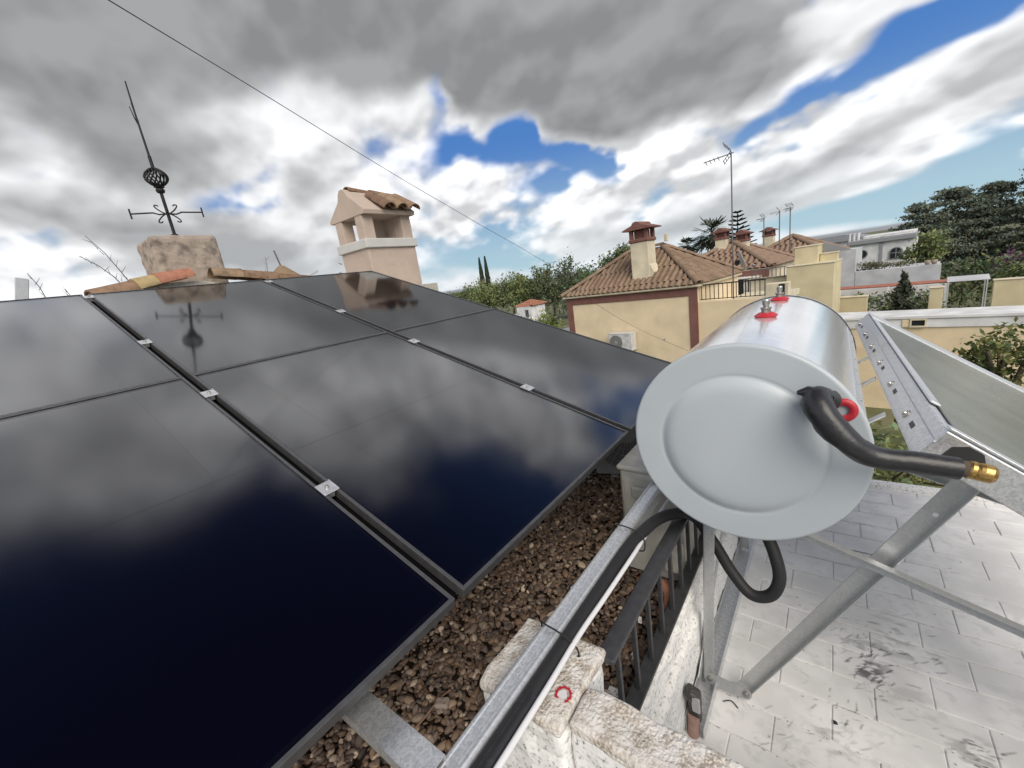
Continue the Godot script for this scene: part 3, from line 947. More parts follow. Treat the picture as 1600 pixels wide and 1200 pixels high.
	# strip of plaster flakes at the foot of the railing
	for k in 6:
		var s := rng.randf_range(0.012, 0.028)
		var f := rough_block(Vector3.ZERO, Vector3(s * 1.6, 0.006, s), 0.002, 80 + k)
		var fl := put("plaster_flake", f, M.plaster)
		fl.position = Vector3(-0.535 + rng.randf_range(-0.04, 0.02), GRAVEL + 0.026, -0.95 - k * 0.16)
		fl.rotation = Vector3(rng.randfn(0, 0.3), rng.randf() * TAU, rng.randfn(0, 0.3))
		tag(fl, "small white plaster flake on the gravel at the foot of the railing", "flake", "plaster flakes by the railing")


# a block whose edges and faces are slightly uneven
func rough_block(at: Vector3, size: Vector3, bevel: float, sd: int, shake := -1.0) -> ArrayMesh:
	var nz := FastNoiseLite.new()
	nz.seed = sd
	nz.frequency = 9.0
	nz.fractal_octaves = 3
	var g := G.new()
	var step := 0.03
	var cnt := Vector3i(clampi(int(size.x / step), 2, 80), clampi(int(size.y / step), 2, 24), clampi(int(size.z / step), 2, 90))
	var h := size * 0.5
	var amp := bevel * 0.42 if shake < 0.0 else shake
	var place := func(p: Vector3) -> Vector3:
		# pull the corners in so that the edges are round, then shake
		var e := bevel
		var inner := Vector3(clampf(p.x, -h.x + e, h.x - e), clampf(p.y, -h.y + e, h.y - e), clampf(p.z, -h.z + e, h.z - e))
		var d := p - inner
		if d.length() > 1e-6:
			var m: float = maxf(absf(d.x), maxf(absf(d.y), absf(d.z)))
			p = inner + d.normalized() * m
			d = d.normalized()
		p += at
		return p + d * nz.get_noise_3dv(p * 1.0) * amp * 2.0
	for axis in 3:
		var j := (axis + 1) % 3
		var k := (axis + 2) % 3
		for s in [-1.0, 1.0]:
			var line := func(m: int, count: int) -> Array:
				var out: Array = [-h[m], -h[m] + bevel * 0.35, -h[m] + bevel]
				for i in range(1, count):
					out.append(lerpf(-h[m] + bevel, h[m] - bevel, float(i) / count))
				out.append_array([h[m] - bevel, h[m] - bevel * 0.35, h[m]])
				return out
			var us: Array = line.call(j, cnt[j])
			var ws: Array = line.call(k, cnt[k])
			var o := Vector3.ZERO
			o[axis] = s
			for iu in us.size() - 1:
				for iw in ws.size() - 1:
					var q: Array[Vector3] = []
					for c in [[0, 0], [1, 0], [1, 1], [0, 1]]:
						var p := Vector3.ZERO
						p[axis] = s * h[axis]
						p[j] = us[iu + c[0]]
						p[k] = ws[iw + c[1]]
						q.append(place.call(p))
					g.quad(q[0], q[1], q[2], q[3], o)
	return g.mesh()

# ---------------------------------------------------------------- thermosiphon water heater
func build_water_heater() -> void:
	var c := Vector3(-0.199, -0.534, -1.2)
	var r := 0.29
	var back := -2.33
	var turn := Transform3D(Basis(Vector3.RIGHT, PI / 2), c)     # local y runs along +Z, towards the camera
	var t := thing("water_tank", "polished steel cylinder water tank lying behind the solar collector", "tank", Vector3(c.x, c.y - r, c.z))
	var o := Transform3D(Basis(), -t.position)
	put("shell", G.new().lathe(PackedVector2Array([Vector2(r - 0.004, 0.0), Vector2(r - 0.004, back - c.z)]), o * turn, 72), M.chrome, t)
	var seam := G.new().box(Vector3(c.x + 0.262, c.y + 0.112, (c.z + back) / 2), Vector3(0.05, 0.003, 1.05), 0.001, Basis(Vector3.BACK, -1.16))
	var sm := put("seam_strip", seam, M.steel, t)
	sm.position = -t.position
	for k in 7:
		var rv := put("rivet", G.new().lathe(PackedVector2Array([Vector2(0.0, 0.003), Vector2(0.004, 0.0015), Vector2(0.0045, 0.0)]), Transform3D(Basis(Vector3.BACK, -1.16), Vector3(c.x + 0.2645, c.y + 0.1135, c.z - 0.12 - k * 0.15)), 8), M.bolt, t)
		rv.position = -t.position
	# pressed end cap: flat rim, raised dished centre
	var cap := PackedVector2Array([Vector2(r - 0.004, -0.02), Vector2(r, -0.019), Vector2(r + 0.0015, -0.008), Vector2(r + 0.001, 0.001), Vector2(r - 0.003, 0.004), Vector2(r - 0.008, 0.0045), Vector2(0.245, 0.005), Vector2(0.215, 0.0055), Vector2(0.208, 0.004), Vector2(0.203, 0.003), Vector2(0.197, 0.006), Vector2(0.188, 0.0125), Vector2(0.176, 0.0175), Vector2(0.16, 0.0205), Vector2(0.13, 0.0225), Vector2(0.08, 0.0238), Vector2(0.0, 0.0242)])
	put("end_cap", G.new().lathe(cap, o * turn, 72), M.cap, t)
	var far_cap := PackedVector2Array([Vector2(0.0, back - c.z - 0.012), Vector2(0.2, back - c.z - 0.010), Vector2(r, back - c.z - 0.004), Vector2(r, back - c.z + 0.012)])
	put("back_cap", G.new().lathe(far_cap, o * turn, 48), M.cap, t)
	for k in 2:
		var at := Vector3(c.x + 0.014, c.y + r - 0.006, [-1.70, -2.17][k])
		var f := put("fitting", G.new().lathe(PackedVector2Array([Vector2(0.0, 0.062), Vector2(0.010, 0.062), Vector2(0.0115, 0.058), Vector2(0.0115, 0.044), Vector2(0.009, 0.041), Vector2(0.009, 0.036), Vector2(0.017, 0.034), Vector2(0.017, 0.029), Vector2(0.0145, 0.026), Vector2(0.0145, 0.015)]), Transform3D(Basis(), at - t.position), 12, false), M.bolt, t)
		put("red_washer", G.new().lathe(PackedVector2Array([Vector2(0.013, 0.017), Vector2(0.023, 0.016), Vector2(0.037, 0.006), Vector2(0.032, 0.0), Vector2(0.02, -0.002)]), Transform3D(Basis(), at - t.position), 24, false), M.red, t)
	var ring := G.new().lathe(PackedVector2Array([Vector2(0.012, 0.005), Vector2(0.018, 0.008), Vector2(0.024, 0.008), Vector2(0.029, 0.004), Vector2(0.029, 0.0)]), o * Transform3D(Basis(Vector3.RIGHT, PI / 2), Vector3(0.028, -0.408, -1.194)), 24)
	put("red_ring", ring, M.red, t)

	# hot pipe wrapped in black vinyl from the cap to the collector
	var hp := thing("wrapped_pipe", "black vinyl wrapped pipe from tank cap to collector fitting", "pipe")
	var pts := curve([Vector3(0.002, -0.395, -1.19), Vector3(-0.022, -0.372, -1.155), Vector3(-0.012, -0.392, -1.125), Vector3(0.03, -0.448, -1.11), Vector3(0.082, -0.487, -1.12), Vector3(0.15, -0.497, -1.135), Vector3(0.218, -0.507, -1.15)], 8)
	var g := G.new()
	var nz := FastNoiseLite.new()
	nz.seed = 12
	nz.frequency = 11.0
	var rows: Array = []
	var nrm: Array = []
	for i in pts.size():
		var d := (pts[mini(i + 1, pts.size() - 1)] - pts[maxi(i - 1, 0)]).normalized()
		var s := d.cross(Vector3.UP).normalized()
		var u := s.cross(d)
		var f := float(i) / (pts.size() - 1)
		var rad := lerpf(0.033, 0.0235, smoothstep(0.1, 0.85, f))
		if i == 0: rad = 0.016
		if i == 1: rad = 0.028
		var row := PackedVector3Array()
		for k in 18:
			var a := TAU * k / 18
			var w := s * cos(a) + u * sin(a)
			var amp := lerpf(0.007, 0.0012, smoothstep(0.25, 0.85, f))
			row.append(pts[i] + w * (rad + amp * nz.get_noise_3dv((pts[i] + w * 0.03) * 1.4)))
		rows.append(row)
	for i in rows.size() - 1:
		for k in 18:
			var l := (k + 1) % 18
			g.soft(rows[i][k], rows[i][l], rows[i + 1][l], rows[i + 1][k], (rows[i][k] - pts[i]).normalized(), (rows[i][l] - pts[i]).normalized(), (rows[i + 1][l] - pts[i + 1]).normalized(), (rows[i + 1][k] - pts[i + 1]).normalized())
	put("vinyl_wrap", g, M.vinyl, hp)
	put("wrap_fold", G.new().tube(PackedVector3Array([Vector3(-0.022, -0.362, -1.148), Vector3(-0.042, -0.352, -1.15), Vector3(-0.060, -0.357, -1.155)]), 0.022, 9, 0.005), M.vinyl, hp)
	put("copper_stub", G.new().tube(PackedVector3Array([Vector3(0.20, -0.504, -1.147), Vector3(0.236, -0.509, -1.155)]), 0.017, 14), M.bark, hp)
	put("brass_nut", G.new().lathe(PackedVector2Array([Vector2(0.0, 0.0), Vector2(0.0185, 0.0), Vector2(0.020, 0.004), Vector2(0.020, 0.010), Vector2(0.0175, 0.012), Vector2(0.0195, 0.016), Vector2(0.0205, 0.022), Vector2(0.0195, 0.034), Vector2(0.014, 0.041), Vector2(0.0, 0.042)]), Transform3D(Basis(Vector3.BACK, -1.76), Vector3(0.232, -0.5085, -1.155)), 8, false), M.brass, hp)

	# flat plate collector, 35 degrees, long side along Z
	var cl := thing("solar_collector", "flat plate solar collector with silver casing right of the tank", "collector", Vector3(0.213, -0.447, -1.225))
	cl.basis = Basis(Vector3.UP, 0.03) * Basis(Vector3.BACK, -0.614)  # local x down the slope, y out of the glass
	var W := 1.02
	var D := 1.78
	var th := 0.085
	put("casing", G.new().box(Vector3(W / 2, -th / 2 - 0.004, -D / 2), Vector3(W, th - 0.008, D), 0.003), M.steel, cl)
	for e in [[Vector3(W / 2, -0.0015, -0.012), Vector3(W, 0.005, 0.024)], [Vector3(W / 2, -0.0015, -D + 0.09), Vector3(W, 0.005, 0.18)], [Vector3(0.012, -0.0015, -D / 2), Vector3(0.024, 0.0051, D - 0.39)], [Vector3(W - 0.012, -0.0015, -D / 2), Vector3(0.024, 0.0051, D - 0.39)]]:
		put("rim", G.new().box(e[0], e[1], 0.0012), M.steel, cl)
	put("glass", G.new().box(Vector3(W / 2, -0.0035, -D / 2 + 0.07), Vector3(W - 0.04, 0.003, D - 0.21)), M.collector_glass, cl)
	put("seam_band", G.new().box(Vector3(-0.0015, -th / 2, -D * 0.55), Vector3(0.003, th - 0.012, 0.03), 0.0008), M.zinc, cl)
	# dark slot in the front side where the fitting enters
	var slot := PackedVector2Array([Vector2(0.03, -0.075), Vector2(0.094, -0.075), Vector2(0.094, -0.03), Vector2(0.078, -0.014), Vector2(0.05, -0.014), Vector2(0.03, -0.032)])
	put("fitting_slot", G.new().prism(slot, Transform3D(Basis(), Vector3(0, 0, -0.004)), 0.0055), M.dark_grille, cl)

	# galvanised stand
	var st := thing("tank_stand", "galvanised angle iron stand under tank and collector", "stand", Vector3(-0.345, FLOOR, -1.35))
	var q := -st.position
	var angle := PackedVector2Array([Vector2(0, 0), Vector2(0.04, 0), Vector2(0.04, 0.003), Vector2(0.003, 0.003), Vector2(0.003, 0.04), Vector2(0, 0.04)])
	var post := put("post", G.new().box(Vector3(-0.322, -1.185, -1.352), Vector3(0.034, 0.84, 0.004), 0.0012, Basis(Vector3.BACK, -0.028)).box(Vector3(-0.340, -1.185, -1.37), Vector3(0.004, 0.84, 0.034), 0.0012, Basis(Vector3.BACK, -0.028)), M.zinc, st)
	post.position = q
	var post2 := put("post", G.new().box(Vector3(-0.338, -1.185, -2.24), Vector3(0.034, 0.84, 0.004), 0.0012).box(Vector3(-0.356, -1.185, -2.222), Vector3(0.004, 0.84, 0.034), 0.0012), M.zinc, st)
	post2.position = q
	var chan := PackedVector2Array([Vector2(-0.03, 0), Vector2(0.03, 0), Vector2(0.03, 0.045), Vector2(0.0275, 0.045), Vector2(0.0275, 0.0025), Vector2(-0.0275, 0.0025), Vector2(-0.0275, 0.07), Vector2(-0.03, 0.07)])
	put("floor_channel", G.new().profile(chan, Vector3(-0.332, FLOOR + 0.005, -2.55), Vector3(-0.332, FLOOR + 0.005, -1.13)), M.steel, st).position = q
	put("slanted_strip", G.new().bar(Vector3(-0.356, -1.555, -1.30), Vector3(-0.352, -0.93, -2.1), 0.004, 0.04, Vector3.UP, 0.001), M.steel, st).position = q
	var link := G.new()
	var lp := PackedVector2Array()
	for k in 9:
		lp.append(Vector2(cos(PI / 2 + k * PI / 8), sin(PI / 2 + k * PI / 8)) * 0.0175 + Vector2(-0.062, 0))
	for k in 9:
		lp.append(Vector2(cos(-PI / 2 + k * PI / 8), sin(-PI / 2 + k * PI / 8)) * 0.0175 + Vector2(0.062, 0))
	link.prism(lp, Transform3D(Basis(Vector3.BACK, -0.02) * Basis(Vector3.RIGHT, -0.5), Vector3(-0.265, -1.572, -1.336)), 0.004)
	put("link_plate", link, M.zinc, st).position = q
	for x in [-0.326, -0.204]:
		put("bolt", G.new().lathe(PackedVector2Array([Vector2(0, 0.012), Vector2(0.005, 0.012), Vector2(0.007, 0.009), Vector2(0.007, 0.006), Vector2(0.011, 0.006), Vector2(0.011, 0.004)]), Transform3D(Basis(Vector3.RIGHT, PI / 2 - 0.5), Vector3(x, -1.572, -1.334)), 10, false), M.bolt, st).position = q
	put("brace", G.new().profile(PackedVector2Array([Vector2(-0.023, 0), Vector2(0.023, 0), Vector2(0.023, 0.003), Vector2(-0.020, 0.003), Vector2(-0.020, 0.024), Vector2(-0.023, 0.024)]), Vector3(-0.222, -1.590, -1.362), Vector3(0.292, -0.60, -1.362), Vector3.BACK), M.zinc, st).position = q
	put("cross_bar", G.new().profile(PackedVector2Array([Vector2(-0.016, 0), Vector2(0.016, 0), Vector2(0.016, 0.022), Vector2(0.0135, 0.022), Vector2(0.0135, 0.0025), Vector2(-0.016, 0.0025)]), Vector3(-0.34, -0.755, -1.325), Vector3(1.02, -1.20, -1.325), Vector3.BACK), M.zinc, st).position = q
	put("cross_bar", G.new().profile(angle, Vector3(-0.34, -0.80, -2.2), Vector3(1.02, -1.24, -2.2), Vector3.BACK), M.zinc, st).position = q
	put("front_leg", G.new().box(Vector3(0.98, -1.41, -1.34), Vector3(0.04, 0.40, 0.004)), M.zinc, st).position = q
	put("front_leg", G.new().box(Vector3(0.98, -1.41, -2.2), Vector3(0.04, 0.40, 0.004)), M.zinc, st).position = q
	for z in [-1.36, -2.2]:
		put("saddle", G.new().box(Vector3(-0.199, -0.828, z), Vector3(0.36, 0.006, 0.06), 0.002), M.zinc, st).position = q
	# slotted angle bolted along the collector's upper side
	put("slotted_angle", G.new().box(Vector3(-0.0022, -0.064, -D / 2), Vector3(0.004, 0.052, D + 0.02), 0.001).box(Vector3(0.016, -0.0915, -D / 2), Vector3(0.04, 0.003, D), 0.001), M.steel, cl)
	for k in 6:
		put("slot", G.new().box(Vector3(-0.0046, -0.062, -0.14 - k * 0.29), Vector3(0.002, 0.012, 0.034), 0.0005), M.dark_grille, cl)
		put("slot_bolt", G.new().lathe(PackedVector2Array([Vector2(0, 0.010), Vector2(0.006, 0.009), Vector2(0.007, 0.004), Vector2(0.012, 0.003), Vector2(0.012, 0.0)]), Transform3D(Basis(Vector3.BACK, PI / 2), Vector3(-0.0042, -0.062, -0.22 - k * 0.29)), 8, false), M.bolt, cl)
	for k in 3:
		put("hook_strap", G.new().bar(Vector3(0.02, -0.62, [-1.55, -1.95, -2.3][k]), Vector3(0.135, -0.535, [-1.55, -1.95, -2.3][k]), 0.035, 0.004, Vector3.UP, 0.001), M.zinc, st).position = q
	put("slot_hole", G.new().lathe(PackedVector2Array([Vector2(0.0, 0.001), Vector2(0.0065, 0.001)]), Transform3D(Basis(Vector3.RIGHT, PI / 2), Vector3(0.228, -0.735, -1.3585)), 12), M.white_pipe, st).position = q


# ---------------------------------------------------------------- things lying about on the roof
func condenser(parent: Node3D, w: float, h: float, d: float, case: Material, blades: Material) -> void:
	# front looks along +Z, origin at the middle of the base
	put("case", G.new().box(Vector3(0, h / 2, -d / 2), Vector3(w, h - 0.03, d), 0.012), case, parent)
	put("lid", G.new().box(Vector3(0, h - 0.012, -d / 2), Vector3(w + 0.012, 0.024, d + 0.012), 0.006), case, parent)
	var r := h * 0.40
	var fc := Vector3(-w * 0.17, h * 0.5, 0.004)
	put("fan_recess", G.new().lathe(PackedVector2Array([Vector2(r, 0.001), Vector2(0.0, 0.001)]), Transform3D(Basis(Vector3.RIGHT, PI / 2), fc), 32), M.fan_plastic, parent)
	var gr := G.new()
	for k in 5:
		var rr := r * (0.22 + 0.19 * k)
		gr.lathe(PackedVector2Array([Vector2(rr - 0.003, 0.004), Vector2(rr, 0.008), Vector2(rr + 0.003, 0.004)]), Transform3D(Basis(Vector3.RIGHT, PI / 2), fc), 28)
	for k in 24:
		var a := TAU * k / 24
		gr.bar(fc + Vector3(cos(a), sin(a), 0) * r * 0.2 + Vector3(0, 0, 0.007), fc + Vector3(cos(a), sin(a), 0) * r + Vector3(0, 0, 0.007), 0.0045, 0.003, Vector3.BACK)
	put("fan_grille", gr, blades, parent)
	put("fan_hub", G.new().lathe(PackedVector2Array([Vector2(0.0, 0.011), Vector2(r * 0.2, 0.010), Vector2(r * 0.22, 0.004)]), Transform3D(Basis(Vector3.RIGHT, PI / 2), fc), 20), M.light_grille, parent)
	put("nameplate", G.new().box(Vector3(w * 0.33, h * 0.86, 0.002), Vector3(w * 0.14, 0.014, 0.003)), M.dark_grille, parent)
	for s in [-1.0, 1.0]:
		put("foot", G.new().box(Vector3(s * w * 0.32, 0.008, -d / 2), Vector3(0.05, 0.016, d + 0.05), 0.003), M.zinc, parent)


func build_roof_clutter() -> void:
	var near := thing("condenser_unit", "beige air conditioner unit on the gravel just behind the rail", "air conditioner", Vector3(-0.575, GRAVEL + 0.02, -1.52))
	put("case", G.new().box(Vector3(0, 0.265, -0.36), Vector3(0.272, 0.50, 0.72), 0.012), M.beige_case, near)
	put("lid", G.new().box(Vector3(0, 0.524, -0.36), Vector3(0.288, 0.022, 0.736), 0.007), M.beige_case, near)
	put("side_panel", G.new().box(Vector3(-0.02, 0.33, 0.003), Vector3(0.19, 0.30, 0.006), 0.003), M.beige_case, near)
	put("handle_cover", G.new().box(Vector3(-0.03, 0.425, 0.012), Vector3(0.10, 0.052, 0.022), 0.008), M.beige_case, near)
	put("lettering", G.new().box(Vector3(0.085, 0.455, 0.0015), Vector3(0.052, 0.008, 0.0025)).box(Vector3(0.085, 0.437, 0.0015), Vector3(0.03, 0.005, 0.0025)), M.dark_grille, near)
	put("valve_cover", G.new().box(Vector3(0.085, 0.16, 0.02), Vector3(0.075, 0.14, 0.04), 0.008), M.beige_case, near)
	put("foot", G.new().box(Vector3(0, 0.008, -0.1), Vector3(0.30, 0.016, 0.05), 0.003), M.zinc, near)
	put("foot", G.new().box(Vector3(0, 0.008, -0.6), Vector3(0.30, 0.016, 0.05), 0.003), M.zinc, near)
	var behind := thing("condenser_unit", "grey fan unit half hidden under the far panel edge", "air conditioner", Vector3(-0.93, GRAVEL + 0.01, -2.42), 0.35)
	condenser(behind, 0.66, 0.60, 0.26, M.light_grille, M.light_grille)
	# blue plastic scrap, flat stone, stick
	var scrap := thing("plastic_scrap", "crumpled dark blue plastic scrap lying on the gravel", "litter", Vector3(-0.865, GRAVEL + 0.028, -1.30), 0.6)
	var blue := mat(lin(0.02, 0.035, 0.06), 0.3)
	put("crumple", rough_block(Vector3.ZERO, Vector3(0.062, 0.026, 0.038), 0.012, 91), blue, scrap)
	put("white_rim", G.new().tube(PackedVector3Array([Vector3(-0.02, 0.014, 0.012), Vector3(-0.005, 0.017, 0.0), Vector3(0.004, 0.016, -0.012)]), 0.003, 6), M.white_pipe, scrap)
	var slab := put("flat_stone", rough_block(Vector3.ZERO, Vector3(0.05, 0.018, 0.036), 0.008, 92), worn(lin(0.36, 0.29, 0.24), M.soft, 5.0, 0.9, M.bumps, 0.3))
	slab.position = Vector3(-1.012, GRAVEL + 0.033, -0.62)
	slab.rotation.y = 0.5
	tag(slab, "pale flat stone lying on the gravel by the panel corner", "stone")
	var stick := put("stick", G.new().tube(curve([Vector3(-1.03, GRAVEL + 0.03, -0.50), Vector3(-1.025, GRAVEL + 0.035, -0.56), Vector3(-1.03, GRAVEL + 0.034, -0.62), Vector3(-1.022, GRAVEL + 0.03, -0.67)], 4), 0.004, 6, 0.0025), M.clay[0])
	tag(stick, "thin brown stick lying on the gravel beside the flat stone", "stick")
	var leaf := put("dry_leaf", G.new().prism(PackedVector2Array([Vector2(-0.03, 0), Vector2(-0.008, 0.010), Vector2(0.03, 0.002), Vector2(-0.005, -0.009)]), Transform3D(Basis(Vector3.RIGHT, -1.35) * Basis(Vector3.UP, 0.3), Vector3(-0.88, GRAVEL + 0.034, -0.80)), 0.001), M.clay[3])
	tag(leaf, "dry curled leaf lying on the gravel near the parapet pillar", "leaf")
	# broken clay pot pieces behind the railing
	for k in 2:
		var pot := thing("broken_pot", ["terracotta pot lying behind the railing beside the beige unit", "broken terracotta shard on the gravel behind the railing"][k], "pot", [Vector3(-0.52, GRAVEL + 0.10, -1.62), Vector3(-0.53, GRAVEL + 0.05, -1.42)][k], k * 1.3)
		pot.rotation.z = 1.1
		put("rim", G.new().lathe(PackedVector2Array([Vector2(0.062, 0.07), Vector2(0.075, 0.07), Vector2(0.075, 0.045), Vector2(0.066, 0.045)]), Transform3D(), 20, false, 0.0, TAU if k == 0 else 2.4), M.salmon_clay, pot)
		put("body", G.new().lathe(PackedVector2Array([Vector2(0.058, 0.068), Vector2(0.066, 0.045), Vector2(0.045, -0.06), Vector2(0.0, -0.06)]), Transform3D(), 20, false, 0.0, TAU if k == 0 else 2.4), M.salmon_clay, pot)
	# taped pipe stub at the foot of the low wall
	var stub := thing("taped_stub", "pipe stub wrapped in dark grey tape beside the low wall", "pipe", Vector3(-0.338, FLOOR, -1.155))
	put("stub", G.new().tube(PackedVector3Array([Vector3(0, 0.0, 0.022), Vector3(0, 0.07, 0.008)]), 0.020, 12), M.stub_pink, stub)
	put("tape_wrap", rough_block(Vector3(0, 0.105, -0.006), Vector3(0.05, 0.13, 0.046), 0.020, 95), M.tape, stub)
	put("shiny_fold", rough_block(Vector3(0.012, 0.135, 0.018), Vector3(0.026, 0.06, 0.012), 0.005, 96), M.zinc, stub)
	# bits on the white floor
	var wire := put("wire_scrap", G.new().tube(curve([Vector3(-0.275, FLOOR + 0.004, -1.30), Vector3(-0.25, FLOOR + 0.006, -1.315), Vector3(-0.225, FLOOR + 0.004, -1.30)], 5), 0.002, 5), M.foam)
	tag(wire, "short curved black wire scrap lying on the white floor", "wire")
	var chip := put("black_chip", G.new().prism(PackedVector2Array([Vector2(0, 0), Vector2(0.012, 0.004), Vector2(0.008, 0.012), Vector2(-0.002, 0.014)]), Transform3D(Basis(Vector3.RIGHT, -PI / 2), Vector3(0.05, FLOOR + 0.003, -1.40)), 0.003), M.foam)
	tag(chip, "small black rubber chip lying on the white floor", "litter")

# ---------------------------------------------------------------- chimneys and roof edge behind the panels
var tile_cache := {}


# half barrel roof tile, length along +Z from 0, crown up, wider at the +Z end
func barrel(r: float, length: float, thick := 0.014, taper := 0.85, seg := 6, rise := 0.8) -> ArrayMesh:
	var key := "%f %f %f %f" % [r, length, taper, rise]
	if tile_cache.has(key):
		return tile_cache[key]
	var g := G.new()
	for k in seg:
		var a := PI * k / seg
		var b := PI * (k + 1) / seg
		var pt := func(w: float, rr: float, z: float) -> Vector3: return Vector3(cos(w) * rr, sin(w) * rr * rise, z)
		var s := r * taper
		var na := Vector3(cos(a), sin(a), 0)
		var nb := Vector3(cos(b), sin(b), 0)
		g.soft(pt.call(a, s, 0.0), pt.call(b, s, 0.0), pt.call(b, r, length), pt.call(a, r, length), na, nb, nb, na)
		g.soft(pt.call(a, s - thick, 0.0), pt.call(b, s - thick, 0.0), pt.call(b, r - thick, length), pt.call(a, r - thick, length), -na, -nb, -nb, -na)
		g.quad(pt.call(a, r, length), pt.call(b, r, length), pt.call(b, r - thick, length), pt.call(a, r - thick, length), Vector3.BACK)
	tile_cache[key] = g.mesh()
	return tile_cache[key]


func look(from: Vector3, to: Vector3, up := Vector3.UP) -> Transform3D:
	var z := (to - from).normalized()
	var x := up.cross(z).normalized()
	return Transform3D(Basis(x, z.cross(x), z), from)


func build_chimneys() -> void:
	# the house under the array's upper edge, with hips climbing to the plaster block
	var roof := thing("tiled_roof", "old clay tiled hips on plaster behind the top edge of the panels", "roof", Vector3(-5.6, GRAVEL, -1.3))
	var q := -roof.position
	put("wall", G.new().box(Vector3(-5.65, -0.62, -1.25), Vector3(2.9, 1.5, 5.4)), M.mortar, roof).position = q
	put("slope", G.new().prism(PackedVector2Array([Vector2(-2.4, 0.14), Vector2(1.0, 0.14), Vector2(0.1, 0.40), Vector2(-0.1, 0.40)]), Transform3D(Basis(Vector3.UP, PI / 2), Vector3(-4.95, 0, -1.35)), 0.5), M.mortar, roof).position = q
	var specs := [[Vector3(-4.37, 0.415, -1.30), Vector3(-4.35, 0.375, -1.07), M.salmon_clay], [Vector3(-4.355, 0.392, -1.14), Vector3(-4.335, 0.345, -0.93), M.ochre_clay], [Vector3(-4.34, 0.358, -0.99), Vector3(-4.30, 0.285, -0.66), M.clay[1]],
		[Vector3(-4.37, 0.405, -1.44), Vector3(-4.36, 0.375, -1.64), M.clay[3]], [Vector3(-4.36, 0.385, -1.60), Vector3(-4.35, 0.325, -1.93), M.clay[1]], [Vector3(-4.355, 0.335, -1.88), Vector3(-4.33, 0.265, -2.25), M.clay[0]]]
	for s in specs:
		var t := put("ridge_tile", barrel(0.115, (s[1] - s[0]).length() + 0.03), s[2], roof)
		t.transform = look(s[0] + Vector3(0, 0.018, 0), s[1] + Vector3(0, 0.018, 0))
		t.position += q
	put("mortar_bed", G.new().prism(PackedVector2Array([Vector2(-0.2, -0.3), Vector2(1.2, -0.3), Vector2(1.0, -0.03), Vector2(0.50, 0.13), Vector2(0.12, 0.13)]), Transform3D(Basis(Vector3.UP, PI / 2), Vector3(-4.43, 0.265, -0.86)), 0.1), M.mortar, roof).position = q
	# plaster block
	var block := thing("plaster_block", "weathered plaster chimney block standing between the clay hips", "chimney", Vector3(-4.76, 0.14, -1.39))
	put("block", rough_block(Vector3(0, 0.335, 0), Vector3(0.46, 0.67, 0.50), 0.035, 101, 0.006), M.rough_plaster, block)
	# weathervane
	var v := thing("weathervane", "black wrought iron weathervane with cage ball on the plaster block", "weathervane", Vector3(-4.62, 0.80, -1.35))
	put("base_knob", G.new().lathe(PackedVector2Array([Vector2(0.0, 0.035), Vector2(0.022, 0.03), Vector2(0.032, 0.018), Vector2(0.03, 0.006), Vector2(0.02, 0.0)]), Transform3D(), 14), M.iron, v)
	put("rod", G.new().tube(PackedVector3Array([Vector3(0, 0.0, 0), Vector3(0, 0.45, 0)]), 0.013, 8).tube(PackedVector3Array([Vector3(0, 0.55, 0), Vector3(0, 0.66, 0)]), 0.013, 8).tube(PackedVector3Array([Vector3(0, 0.66, 0), Vector3(0, 1.0, 0.002), Vector3(0, 1.22, -0.002)]), 0.009, 8, 0.005), M.iron, v)
	put("fork", G.new().tube(PackedVector3Array([Vector3(0, 0.88, 0), Vector3(0, 0.95, 0.016), Vector3(0, 1.03, 0.026)]), 0.0055, 6, 0.003).tube(PackedVector3Array([Vector3(0, 0.92, 0.0), Vector3(0, 1.06, 0.006)]), 0.0075, 6, 0.004), M.iron, v)
	put("lower_knob", G.new().lathe(PackedVector2Array([Vector2(0.0, 0.412), Vector2(0.026, 0.405), Vector2(0.034, 0.388), Vector2(0.026, 0.370), Vector2(0.0, 0.365)]), Transform3D(), 14), M.iron, v)
	for k in 16:
		var a := TAU * k / 16
		var pts := PackedVector3Array()
		for i in 13:
			var t := float(i) / 12
			var rr := 0.078 * pow(sin(PI * t), 0.75) + 0.004
			var w := a + t * 1.1
			pts.append(Vector3(cos(w) * rr, 0.415 + 0.155 * t, sin(w) * rr))
		put("cage_bar", G.new().tube(pts, 0.0062, 5), M.iron, v)
	put("cage_core", G.new().lathe(PackedVector2Array([Vector2(0.0, 0.44), Vector2(0.03, 0.425), Vector2(0.04, 0.415), Vector2(0.0, 0.408)]), Transform3D(), 12), M.iron, v)
	for k in 4:
		var d := Vector3(0, 0, -1).rotated(Vector3.UP, k * PI / 2 - 0.30)
		var s := d.cross(Vector3.UP)
		var arm := put("arm", G.new().tube(PackedVector3Array([Vector3(0, 0.20, 0), d * 0.06 + Vector3(0, 0.195, 0), d * 0.10 + Vector3(0, 0.21, 0), d * 0.25 + Vector3(0, 0.205, 0)]), 0.0065, 6), M.iron, v)
		put("arm_end", G.new().tube(PackedVector3Array([d * 0.25 + Vector3(0, 0.165, 0), d * 0.25 + Vector3(0, 0.245, 0)]), 0.0065, 6), M.iron, arm)
		for e in [-1.0, 1.0]:
			var sp := PackedVector3Array()
			for i in 17:
				var t := float(i) / 16
				var w := t * 4.6
				var rr := 0.034 * (1.0 - 0.62 * t)
				sp.append(d * (0.012 + 0.05 * minf(t * 2.5, 1.0) + rr * 0.7 * sin(w)) + Vector3(0, 0.20 + e * (0.055 * minf(t * 2.2, 1.0) + rr * 0.4 * (1.0 - cos(w))), 0))
			put("scroll", G.new().tube(sp, 0.0055, 5), M.iron, arm)

